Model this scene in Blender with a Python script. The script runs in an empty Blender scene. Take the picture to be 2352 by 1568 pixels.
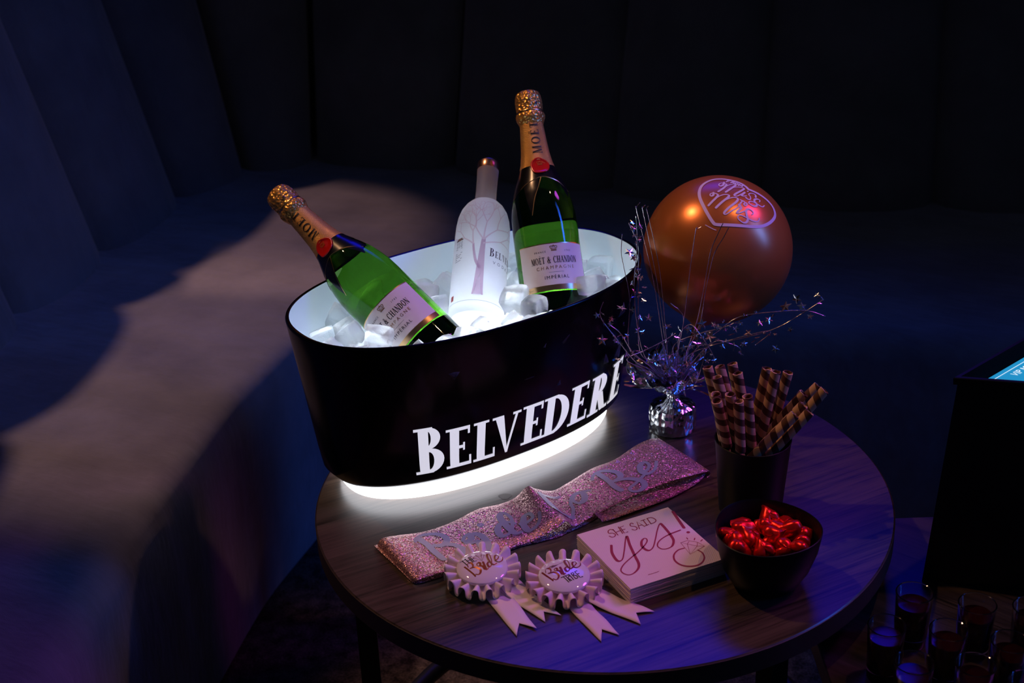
import bpy, bmesh, math, random
import numpy as np
from mathutils import Vector, Matrix, noise

# ------------------------------------------------------------------ camera
SC = bpy.context.scene
COL = SC.collection
PITCH, ROLL, CAM_Z = math.radians(25.238), math.radians(-2.152), 1.444
_r = Vector((1, 0, 0)); _u = Vector((0, math.sin(PITCH), math.cos(PITCH)))
_d = Vector((0, math.cos(PITCH), -math.sin(PITCH)))
_r, _u = (math.cos(ROLL)*_r + math.sin(ROLL)*_u), (-math.sin(ROLL)*_r + math.cos(ROLL)*_u)
cam_data = bpy.data.cameras.new('camera'); cam = bpy.data.objects.new('camera', cam_data); COL.objects.link(cam)
cam_data.sensor_width = 36.0; cam_data.lens = 50.0; cam_data.clip_start = .05
_b = -_d
cam.matrix_world = Matrix(((_r.x, _u.x, _b.x, 0), (_r.y, _u.y, _b.y, 0), (_r.z, _u.z, _b.z, CAM_Z), (0, 0, 0, 1)))
cam_data.dof.use_dof = True; cam_data.dof.focus_distance = 1.74; cam_data.dof.aperture_fstop = 6.3
SC.camera = cam
CAMP = Vector((0, 0, CAM_Z))

# ------------------------------------------------------------------ world, exposure
w = bpy.data.worlds.new('world'); SC.world = w; w.use_nodes = True
w.node_tree.nodes['Background'].inputs[0].default_value = (.006, .008, .016, 1)
w.node_tree.nodes['Background'].inputs[1].default_value = 1.8
SC.view_settings.view_transform = 'Standard'; SC.view_settings.look = 'None'
SC.view_settings.exposure = 0.0; SC.view_settings.gamma = 1.0
SC.view_settings.use_curve_mapping = False
SC.cycles.sample_clamp_indirect = 8.0
SC.cycles.max_bounces = 16; SC.cycles.diffuse_bounces = 8; SC.cycles.transmission_bounces = 16

# ------------------------------------------------------------------ lamps of the room (ceiling spots, LED tube) and an added fill
def spot(name, loc, aim, color, power, angle, blend, radius):
    l = bpy.data.lights.new(name, 'SPOT'); l.color = color; l.energy = power
    l.spot_size = math.radians(angle); l.spot_blend = blend; l.shadow_soft_size = radius
    o = bpy.data.objects.new(name, l); COL.objects.link(o); o.location = loc
    o.rotation_euler = (Vector(aim) - Vector(loc)).to_track_quat('-Z', 'Y').to_euler(); return o
WARM = (1.0, .52, .26)
spot('warm_corner_spot', (-2.00, 3.20, 2.75), (-.54, 2.74, .42), (1.0, .60, .56), 120, 13.5, .22, .05)
spot('warm_seat_spot', (-2.10, 2.45, 2.75), (-.60, 2.14, .42), (1.0, .62, .54), 140, 22.5, .55, .05)
spot('warm_table_spot', (-1.05, 2.05, 2.75), (.08, 1.52, .55), WARM, 62, 30, .35, .03)
spot('warm_fill_spot', (1.05, 1.55, 2.75), (.12, 1.52, .5), WARM, 20, 25, .4, .03)
spot('left_channel_fill', (.90, 1.10, 2.85), (-1.0, 2.15, .80), (1.0, .62, .52), 8, 30, 1.0, .06)  # added fill with no fixture behind it, brightens the left back channels
spot('violet_spot', (1.70, 1.85, 2.30), (.11, 1.44, .55), (.70, .08, .90), 62, 22, .5, .28)
def panel(name, loc, aim, sx, sy, color, power, spread):
    l = bpy.data.lights.new(name, 'AREA'); l.shape = 'RECTANGLE'; l.size = sx; l.size_y = sy; l.color = color; l.energy = power
    l.spread = math.radians(spread)
    o = bpy.data.objects.new(name, l); COL.objects.link(o); o.location = loc
    o.rotation_euler = (Vector(aim) - Vector(loc)).to_track_quat('-Z', 'Y').to_euler(); return o
panel('blue_side_led', (2.00, 1.25, 2.00), (-.10, 1.85, .80), .24, 2.2, (.03, .14, 1.0), 2.5, 42)
panel('blue_wall_led', (.50, 3.62, 2.58), (.30, 1.20, .5), 1.50, .62, (.008, .010, 1.0), 1.0, 46)

# ------------------------------------------------------------------ materials
def new_mat(name):
    m = bpy.data.materials.new(name); m.use_nodes = True
    nt = m.node_tree; return m, nt, nt.nodes['Principled BSDF']
def setp(b, **k):
    names = dict(color='Base Color', rough='Roughness', metal='Metallic', spec='Specular IOR Level', trans='Transmission Weight',
                 ior='IOR', coat='Coat Weight', coat_rough='Coat Roughness', sheen='Sheen Weight', sheen_rough='Sheen Roughness',
                 emit='Emission Color', emit_s='Emission Strength', sss='Subsurface Weight', alpha='Alpha')
    for a, v in k.items():
        s = b.inputs[names[a]]
        s.default_value = (*v, 1) if isinstance(v, (tuple, list)) and len(v) == 3 else v
def mat(name, **k):
    m, nt, b = new_mat(name); setp(b, **k); return m
def N(nt, t, **k):
    n = nt.nodes.new(t)
    for a, v in k.items():
        if a.startswith('i_'): n.inputs[int(a[2:])].default_value = v
        else: setattr(n, a, v)
    return n
def L(nt, a, b): nt.links.new(a, b)
def coords(nt, scale=(1, 1, 1), rot=(0, 0, 0), kind='Object'):
    t = N(nt, 'ShaderNodeTexCoord'); mr = N(nt, 'ShaderNodeMapping'); mp = N(nt, 'ShaderNodeMapping')
    mr.inputs['Rotation'].default_value = rot; mp.inputs['Scale'].default_value = scale      # turn first, then stretch
    L(nt, t.outputs[kind], mr.inputs[0]); L(nt, mr.outputs[0], mp.inputs[0]); return mp.outputs[0]
def noise_tex(nt, vec, scale, detail=4, rough=.5):
    n = N(nt, 'ShaderNodeTexNoise'); n.inputs['Scale'].default_value = scale; n.inputs['Detail'].default_value = detail
    n.inputs['Roughness'].default_value = rough; L(nt, vec, n.inputs['Vector']); return n.outputs['Fac'] if 'Fac' in n.outputs else n.outputs[0]
def ramp(nt, fac, stops):
    r = N(nt, 'ShaderNodeValToRGB'); cr = r.color_ramp
    while len(cr.elements) < len(stops): cr.elements.new(.5)
    for e, (p, c) in zip(cr.elements, stops): e.position = p; e.color = (*c, 1)
    L(nt, fac, r.inputs[0]); return r.outputs[0]
def bump(nt, b, fac, strength=.3, dist=.002):
    n = N(nt, 'ShaderNodeBump'); n.inputs['Strength'].default_value = strength; n.inputs['Distance'].default_value = dist
    L(nt, fac, n.inputs['Height']); L(nt, n.outputs[0], b.inputs['Normal']); return n

def wood_mat(name, angle, dark, light, rough=.31):
    m, nt, b = new_mat(name)
    v = coords(nt, (5, 95, 1), (0, 0, -angle)); v2 = coords(nt, (14, 420, 1), (0, 0, -angle)); v3 = coords(nt, (2.2, 14, 1), (0, 0, -angle))
    a = noise_tex(nt, v, 1, 5, .6); f = noise_tex(nt, v2, 1, 3, .6); g = noise_tex(nt, v3, 1, 3, .5)
    mx = N(nt, 'ShaderNodeMath', operation='MULTIPLY_ADD'); L(nt, a, mx.inputs[0]); mx.inputs[1].default_value = .5
    m2 = N(nt, 'ShaderNodeMath', operation='MULTIPLY'); L(nt, f, m2.inputs[0]); m2.inputs[1].default_value = .52; L(nt, m2.outputs[0], mx.inputs[2])
    m3 = N(nt, 'ShaderNodeMath', operation='MULTIPLY_ADD'); L(nt, g, m3.inputs[0]); m3.inputs[1].default_value = .14; L(nt, mx.outputs[0], m3.inputs[2])
    c = ramp(nt, m3.outputs[0], [(.42, dark), (.66, light)]); L(nt, c, b.inputs['Base Color'])
    setp(b, rough=rough, spec=.75); bump(nt, b, m3.outputs[0], .06, .0006); return m

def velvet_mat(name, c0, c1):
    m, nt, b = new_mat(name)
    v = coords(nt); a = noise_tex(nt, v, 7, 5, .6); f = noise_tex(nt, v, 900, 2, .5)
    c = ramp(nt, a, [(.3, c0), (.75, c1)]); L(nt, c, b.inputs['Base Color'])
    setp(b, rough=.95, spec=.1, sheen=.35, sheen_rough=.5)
    b.inputs['Sheen Tint'].default_value = (.9, .85, .9, 1)
    vs = coords(nt, (3, 9, 3), (0, 0, .5)); wv = noise_tex(nt, vs, 1.6, 4, .55)
    mm = N(nt, 'ShaderNodeMath', operation='MULTIPLY_ADD'); L(nt, f, mm.inputs[0]); mm.inputs[1].default_value = .05; L(nt, wv, mm.inputs[2])
    bump(nt, b, mm.outputs[0], .5, .02); return m

def foil_mat(name, color, rough, scale, strength, dist=.001, kind='crumple', metal=1.0):
    m, nt, b = new_mat(name); setp(b, color=color, metal=metal, rough=rough)
    v = coords(nt)
    if kind == 'crumple':
        n = N(nt, 'ShaderNodeTexVoronoi'); n.inputs['Scale'].default_value = scale; L(nt, v, n.inputs['Vector'])
        bump(nt, b, n.outputs['Distance'], strength, dist)
    else:                                                   # fine diamond embossing
        w1 = N(nt, 'ShaderNodeTexWave'); w2 = N(nt, 'ShaderNodeTexWave')
        for wn, r in ((w1, .8), (w2, -.8)):
            mp = N(nt, 'ShaderNodeMapping'); mp.inputs['Rotation'].default_value = (0, r, 0); L(nt, v, mp.inputs[0])
            L(nt, mp.outputs[0], wn.inputs['Vector']); wn.inputs['Scale'].default_value = scale
        ad = N(nt, 'ShaderNodeMath', operation='ADD'); L(nt, w1.outputs['Fac'], ad.inputs[0]); L(nt, w2.outputs['Fac'], ad.inputs[1])
        bump(nt, b, ad.outputs[0], strength, dist)
        c = ramp(nt, ad.outputs[0], [(.1, tuple(x*.45 for x in color)), (.8, color)]); L(nt, c, b.inputs['Base Color'])
    return m

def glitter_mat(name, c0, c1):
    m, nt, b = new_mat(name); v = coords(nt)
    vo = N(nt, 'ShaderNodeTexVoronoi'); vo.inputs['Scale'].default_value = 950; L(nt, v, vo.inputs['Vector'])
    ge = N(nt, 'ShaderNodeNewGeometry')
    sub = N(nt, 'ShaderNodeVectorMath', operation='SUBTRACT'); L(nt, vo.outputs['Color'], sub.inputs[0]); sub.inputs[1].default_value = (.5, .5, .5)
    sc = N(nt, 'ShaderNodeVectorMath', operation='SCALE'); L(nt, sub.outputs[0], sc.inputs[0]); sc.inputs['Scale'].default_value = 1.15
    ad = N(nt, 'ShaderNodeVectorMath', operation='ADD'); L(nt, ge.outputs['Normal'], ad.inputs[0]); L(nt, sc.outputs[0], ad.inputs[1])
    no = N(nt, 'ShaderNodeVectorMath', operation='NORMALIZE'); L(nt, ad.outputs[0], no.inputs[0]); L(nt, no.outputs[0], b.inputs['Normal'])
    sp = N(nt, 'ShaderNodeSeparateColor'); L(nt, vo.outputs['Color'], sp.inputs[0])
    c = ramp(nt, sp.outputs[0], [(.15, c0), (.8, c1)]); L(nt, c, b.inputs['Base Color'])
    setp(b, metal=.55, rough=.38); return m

def ice_mat():
    m, nt, b = new_mat('ice'); v = coords(nt); f = noise_tex(nt, v, 60, 4, .6)
    setp(b, color=(.98, .99, 1.0), rough=.30, ior=1.31, trans=1.0)
    bump(nt, b, noise_tex(nt, v, 150, 4, .6), .7, .0022)
    tr = N(nt, 'ShaderNodeBsdfTranslucent'); tr.inputs[0].default_value = (.95, .98, 1.0, 1)
    df = N(nt, 'ShaderNodeBsdfDiffuse'); df.inputs[0].default_value = (.88, .93, .98, 1)
    m1 = N(nt, 'ShaderNodeMixShader'); m1.inputs[0].default_value = .30; L(nt, tr.outputs[0], m1.inputs[1]); L(nt, df.outputs[0], m1.inputs[2])
    mx = N(nt, 'ShaderNodeMixShader'); fr = ramp(nt, f, [(.38, (.04, .04, .04)), (.64, (.52, .52, .52))]); L(nt, fr, mx.inputs[0])
    L(nt, b.outputs[0], mx.inputs[1]); L(nt, m1.outputs[0], mx.inputs[2])
    L(nt, mx.outputs[0], nt.nodes['Material Output'].inputs[0]); return m

def frost_mat(name, tint, clear):
    m, nt, b = new_mat(name); setp(b, color=tint, rough=.42, ior=1.3, trans=1.0, spec=.5)
    tr = N(nt, 'ShaderNodeBsdfTranslucent'); tr.inputs[0].default_value = (*tint, 1)
    df = N(nt, 'ShaderNodeBsdfDiffuse'); df.inputs[0].default_value = (*[x*.9 for x in tint], 1)
    m1 = N(nt, 'ShaderNodeMixShader'); m1.inputs[0].default_value = .30; L(nt, tr.outputs[0], m1.inputs[1]); L(nt, df.outputs[0], m1.inputs[2])
    mx = N(nt, 'ShaderNodeMixShader'); mx.inputs[0].default_value = clear; L(nt, m1.outputs[0], mx.inputs[1]); L(nt, b.outputs[0], mx.inputs[2])
    L(nt, mx.outputs[0], nt.nodes['Material Output'].inputs[0]); return m

def wafer_mat():
    m, nt, b = new_mat('wafer'); t = N(nt, 'ShaderNodeTexCoord'); sp = N(nt, 'ShaderNodeSeparateXYZ'); L(nt, t.outputs['Object'], sp.inputs[0])
    at = N(nt, 'ShaderNodeMath', operation='ARCTAN2'); L(nt, sp.outputs[1], at.inputs[0]); L(nt, sp.outputs[0], at.inputs[1])
    k = N(nt, 'ShaderNodeMath', operation='MULTIPLY_ADD'); L(nt, sp.outputs[2], k.inputs[0]); k.inputs[1].default_value = 2*math.pi/.019; L(nt, at.outputs[0], k.inputs[2])
    s = N(nt, 'ShaderNodeMath', operation='SINE'); L(nt, k.outputs[0], s.inputs[0])
    c = ramp(nt, s.outputs[0], [(.0, (.55, .33, .17)), (.08, (.10, .042, .022))])
    L(nt, c, b.inputs['Base Color']); setp(b, rough=.75, spec=.2)
    bump(nt, b, noise_tex(nt, coords(nt), 300, 3, .6), .4, .0006); return m

def carpet_mat():
    m, nt, b = new_mat('carpet'); v = coords(nt); f = noise_tex(nt, v, 260, 3, .7); g = noise_tex(nt, v, 40, 3, .6)
    mm = N(nt, 'ShaderNodeMath', operation='MULTIPLY'); L(nt, f, mm.inputs[0]); L(nt, g, mm.inputs[1])
    c = ramp(nt, mm.outputs[0], [(.16, (.02, .016, .015)), (.42, (.16, .12, .10))]); L(nt, c, b.inputs['Base Color'])
    setp(b, rough=1.0, spec=.05); bump(nt, b, f, .8, .004); return m

def napkin_mat():
    m, nt, b = new_mat('napkin_paper'); setp(b, color=(.80, .66, .66), rough=.9, spec=.15)
    w1 = N(nt, 'ShaderNodeTexWave'); L(nt, coords(nt, (1, 1, 1), (0, 0, .8)), w1.inputs['Vector']); w1.inputs['Scale'].default_value = 150
    bump(nt, b, w1.outputs['Fac'], .25, .0004); return m

M = {}
M['wood'] = wood_mat('table_wood', math.radians(27), (.007, .0045, .0035), (.072, .048, .036))
M['wood_low'] = wood_mat('low_table_wood', math.radians(-42), (.007, .0045, .004), (.055, .038, .032))
M['edge'] = mat('table_edge', color=(.035, .022, .016), rough=.5)
M['black_metal'] = mat('black_metal', color=(.008, .008, .009), rough=.45, metal=.3)
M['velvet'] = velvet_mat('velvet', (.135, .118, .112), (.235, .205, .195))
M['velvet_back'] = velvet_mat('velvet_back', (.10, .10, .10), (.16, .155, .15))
M['carpet'] = carpet_mat()
M['wall'] = mat('wall_paint', color=(.02, .02, .024), rough=.9)
M['gloss_black'] = mat('gloss_black_plastic', color=(.003, .003, .003), rough=.16, spec=.17)
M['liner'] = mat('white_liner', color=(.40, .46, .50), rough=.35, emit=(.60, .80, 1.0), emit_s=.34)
M['led_floor'] = mat('led_floor', color=(.9, .9, .9), rough=.5, emit=(.86, .93, 1.0), emit_s=120.0)
M['led_base'] = mat('led_base', color=(.9, .9, .9), rough=.4, emit=(.93, .94, 1.0), emit_s=4.2)
M['led_letter'] = mat('led_letter', color=(.6, .6, .6), rough=.5, emit=(.86, .85, .95), emit_s=.72)
M['ice'] = ice_mat()
M['green_glass'] = mat('green_glass', color=(.058, .215, .012), rough=.03, ior=1.36, trans=1.0, spec=.6)
M['base_plug'] = mat('dark_green_base_plug', color=(.004, .016, .004), rough=.12, spec=.4)  # opaque, for the plug added in the bottle base
M['gold_foil'] = foil_mat('gold_foil', (1.0, .52, .13), .40, 260, .5, .0006, 'diamond', .6)
M['gold_crumple'] = foil_mat('gold_crumple_foil', (1.0, .52, .12), .32, 260, .9, .0018, 'crumple', .75)
M['gold'] = mat('gold_print', color=(.85, .55, .25), metal=1.0, rough=.28)
M['black_paper'] = mat('black_collar_paper', color=(.006, .006, .007), rough=.22, spec=.5)
M['seal'] = mat('red_wax_seal', color=(.62, .012, .008), rough=.18, spec=.5, coat=.5)
M['seal_gold'] = mat('seal_emboss', color=(.75, .22, .06), rough=.3, metal=.6)
M['label'] = mat('champagne_label', color=(.80, .74, .74), rough=.55)
M['ink'] = mat('black_ink', color=(.008, .009, .014), rough=.5)
M['ink_grey'] = mat('grey_ink', color=(.22, .24, .28), rough=.6)
M['ink_bronze'] = mat('bronze_ink', color=(.42, .24, .13), rough=.35, metal=.7)
M['frost'] = frost_mat('frosted_glass', (.93, .96, 1.0), .25)
M['frost_neck'] = frost_mat('frosted_neck_glass', (.80, .80, .86), .45)
M['tree'] = frost_mat('tree_print', (.66, .50, .62), .02)
M['tree_pale'] = frost_mat('tree_branch_print', (.84, .74, .80), .02)
M['red_ink'] = mat('red_ink', color=(.55, .12, .12), rough=.5)
M['copper'] = mat('copper_cap', color=(.95, .52, .34), metal=1.0, rough=.25)
M['balloon'] = mat('rose_gold_latex', color=(.74, .225, .050), metal=.55, rough=.30, coat=.25, coat_rough=.25)
M['balloon_print'] = mat('balloon_print', color=(.80, .66, .78), rough=.5)
M['silver_foil'] = foil_mat('silver_foil', (.72, .78, .84), .14, 120, .8, .002)
M['star_foil'] = mat('star_foil', color=(.80, .80, .86), metal=1.0, rough=.16)
M['star_pink'] = mat('star_foil_rose', color=(.90, .62, .52), metal=1.0, rough=.2)
M['wire'] = mat('tinsel_wire', color=(.75, .68, .72), metal=1.0, rough=.25)
M['matte_black'] = mat('matte_black_ceramic', color=(.004, .005, .006), rough=.42, spec=.14)
M['box_inside'] = mat('black_box_inside', color=(.004, .004, .005), rough=.9, spec=.02)
M['wafer'] = wafer_mat()
M['red_foil'] = foil_mat('red_foil', (.88, .016, .012), .28, 110, .18, .0012, 'crumple', .7)
M['glitter'] = glitter_mat('pink_glitter', (.30, .12, .14), (.92, .56, .56))
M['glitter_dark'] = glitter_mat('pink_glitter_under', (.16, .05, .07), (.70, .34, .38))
M['silver_print'] = mat('silver_print', color=(.50, .53, .60), metal=.35, rough=.35)
M['satin'] = mat('white_satin_ribbon', color=(.84, .76, .77), rough=.42, spec=.4, sheen=.2)
M['satin_pink'] = mat('pale_pink_satin_ribbon', color=(.84, .66, .70), rough=.42, spec=.4, sheen=.2)
M['button'] = mat('white_button', color=(.80, .78, .80), rough=.06, spec=.6, coat=1.0, coat_rough=.03)
M['rose_ink'] = mat('rose_gold_ink', color=(.36, .10, .035), rough=.35, metal=.35)
M['rose_ink2'] = mat('rose_ink', color=(.27, .035, .045), rough=.35, metal=.2)
M['napkin'] = napkin_mat()
M['napkin_ink'] = mat('napkin_ink', color=(.34, .025, .06), rough=.7)
M['clear_glass'] = mat('clear_glass', color=(.97, .98, 1.0), rough=.06, ior=1.45, trans=1.0)
M['shot'] = mat('dark_red_liquor', color=(.016, .002, .0015), rough=.08, spec=.3)
M['box_rim'] = mat('black_box_rim', color=(.006, .007, .01), rough=.3)
M['screen'] = mat('menu_screen', color=(.01, .05, .08), rough=.3, emit=(.012, .27, .52), emit_s=1.0)
M['screen_text'] = mat('menu_text', color=(.1, .1, .1), emit=(.75, .92, 1.0), emit_s=1.0)

# ------------------------------------------------------------------ object helpers
def tag(o, label=None, cat=None, group=None, kind=None):
    if label: o['label'] = label
    if cat: o['category'] = cat
    if group: o['group'] = group
    if kind: o['kind'] = kind
    return o
def link(name, me, material, parent=None, smooth=True):
    if material is not None and not me.materials: me.materials.append(material)
    if smooth: me.polygons.foreach_set('use_smooth', [True]*len(me.polygons))
    o = bpy.data.objects.new(name, me); COL.objects.link(o)
    if parent is not None: o.parent = parent
    return o
def mesh(name, verts, faces, material, parent=None, smooth=True, auto=None):
    me = bpy.data.meshes.new(name); me.from_pydata([tuple(v) for v in verts], [], faces); me.update()
    o = link(name, me, material, parent, smooth)
    if auto:
        try: me.set_sharp_from_angle(angle=math.radians(auto))
        except Exception: pass
    return o
def empty(name, loc=(0, 0, 0), rot=None, label=None, cat=None, group=None):
    o = bpy.data.objects.new(name, None); COL.objects.link(o); o.empty_display_size = .02; o.location = loc
    if rot is not None: o.rotation_euler = rot
    return tag(o, label, cat, group)
def solid(o, t, offset=-1):
    m = o.modifiers.new('Solidify', 'SOLIDIFY'); m.thickness = t; m.offset = offset; return o
def grid_faces(nu, nv, cu=False, cv=False):
    f = []
    for i in range(nu if cu else nu-1):
        for j in range(nv if cv else nv-1):
            a, b = i*nv+j, ((i+1) % nu)*nv+j; c, d = ((i+1) % nu)*nv+(j+1) % nv, i*nv+(j+1) % nv
            f.append((a, b, c, d))
    return f
def lathe_data(prof, n=48, fr=None):
    """prof: (r, z) from one end to the other; r == 0 ends are closed with a fan."""
    v, rings, f = [], [], []
    for k, (r, z) in enumerate(prof):
        if r < 1e-7: rings.append([len(v)]); v.append((0, 0, z))
        else:
            ids = []
            for i in range(n):
                t = 2*math.pi*i/n; rr = r*(fr(t, z) if fr else 1); ids.append(len(v)); v.append((rr*math.cos(t), rr*math.sin(t), z))
            rings.append(ids)
    for a, b in zip(rings[:-1], rings[1:]):
        if len(a) == 1 and len(b) == 1: continue
        for i in range(n):
            j = (i+1) % n
            if len(a) == 1: f.append((a[0], b[j], b[i]))
            elif len(b) == 1: f.append((a[i], a[j], b[0]))
            else: f.append((a[i], a[j], b[j], b[i]))
    return v, f
def lathe(name, prof, material, parent=None, n=48, fr=None, auto=40):
    v, f = lathe_data(prof, n, fr); return mesh(name, v, f, material, parent, True, auto)
def box_data(x0, x1, y0, y1, z0, z1):
    v = [(x, y, z) for z in (z0, z1) for y in (y0, y1) for x in (x0, x1)]
    return v, [(0, 2, 3, 1), (4, 5, 7, 6), (0, 1, 5, 4), (2, 6, 7, 3), (0, 4, 6, 2), (1, 3, 7, 5)]
def bevel_box(name, x0, x1, y0, y1, z0, z1, material, parent=None, bev=.004, seg=2):
    v, f = box_data(x0, x1, y0, y1, z0, z1); o = mesh(name, v, f, material, parent, True, 40)
    bm = bmesh.new(); bm.from_mesh(o.data)
    bmesh.ops.bevel(bm, geom=list(bm.edges), offset=bev, segments=seg, affect='EDGES', profile=.5); bm.to_mesh(o.data); bm.free()
    o.data.polygons.foreach_set('use_smooth', [True]*len(o.data.polygons))
    try: o.data.set_sharp_from_angle(angle=math.radians(40))
    except Exception: pass
    return o
def catmull(P, n, closed=False):
    P = [Vector(p) for p in P]; out = []; m = len(P); segs = m if closed else m-1
    if m == 1: return P
    for i in range(segs):
        if closed: p0, p1, p2, p3 = P[i-1], P[i], P[(i+1) % m], P[(i+2) % m]
        else: p0, p1, p2, p3 = P[max(i-1, 0)], P[i], P[i+1], P[min(i+2, m-1)]
        for k in range(n):
            t = k/n
            out.append(.5*((2*p1)+(p2-p0)*t+(2*p0-5*p1+4*p2-p3)*t*t+(3*p1-p0-3*p2+p3)*t**3))
    if not closed: out.append(P[-1].copy())
    return out
def tube_data(P, r, n=6, cap=True):
    P = [Vector(p) for p in P]; v, f = [], []
    up = Vector((.13, .37, .92))
    for i, p in enumerate(P):
        t = (P[min(i+1, len(P)-1)]-P[max(i-1, 0)]); t = t.normalized() if t.length > 1e-9 else Vector((0, 0, 1))
        s = t.cross(up);  s = s.normalized() if s.length > 1e-4 else t.orthogonal().normalized()
        q = s.cross(t); rr = r(i/(len(P)-1)) if callable(r) else r
        for k in range(n):
            a = 2*math.pi*k/n; v.append(p+rr*(math.cos(a)*s+math.sin(a)*q))
    f = grid_faces(len(P), n, False, True)
    if cap: f += [tuple(range(n))[::-1], tuple((len(P)-1)*n+k for k in range(n))]
    return v, f
def ribbon3d(pts, nrm, width, lift, n=8, down=None, wmin=None, smooth=True, round_ends=True, closed=False):
    """flat pen stroke lying on a surface; pts 3D, nrm(p) the surface normal; thick along `down` strokes."""
    P = catmull(pts, n, closed) if smooth and len(pts) > 2 else [Vector(p) for p in pts]
    if len(P) == 2: P = [P[0].lerp(P[1], k/4) for k in range(5)]
    V, F = [], []; m = len(P)
    for i, p in enumerate(P):
        t = (P[(i+1) % m]-P[i-1]) if closed else (P[min(i+1, m-1)]-P[max(i-1, 0)])
        t = t.normalized(); nn = nrm(p); s = nn.cross(t).normalized(); wd = width
        if down is not None: k = max(0.0, t.dot(down)); wd = (wmin or width*.4)+(width-(wmin or width*.4))*(k**.8)
        V += [p+nn*lift+s*wd/2, p+nn*lift-s*wd/2]
    for i in range(m if closed else m-1):
        a, b = 2*i, 2*((i+1) % m); F.append((a, a+1, b+1, b))
    if round_ends and not closed:
        for i, sg in ((0, -1), (m-1, 1)):
            a, b = V[2*i].copy(), V[2*i+1].copy(); c = (a+b)/2; t = (P[1]-P[0]) if i == 0 else (P[-1]-P[-2]); t = t.normalized()*sg; h = (a-b)/2
            ids = [len(V)+k for k in range(5)]
            for k in range(5):
                an = math.pi*(k+.5)/5.5; V.append(c+h*math.cos(an)+t*h.length*math.sin(an))
            F.append(tuple([2*i]+ids+[2*i+1]))
    return V, F
def join_data(parts):
    V, F = [], []
    for v, f in parts:
        o = len(V); V += list(v); F += [tuple(i+o for i in g) for g in f]
    return V, F

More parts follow.
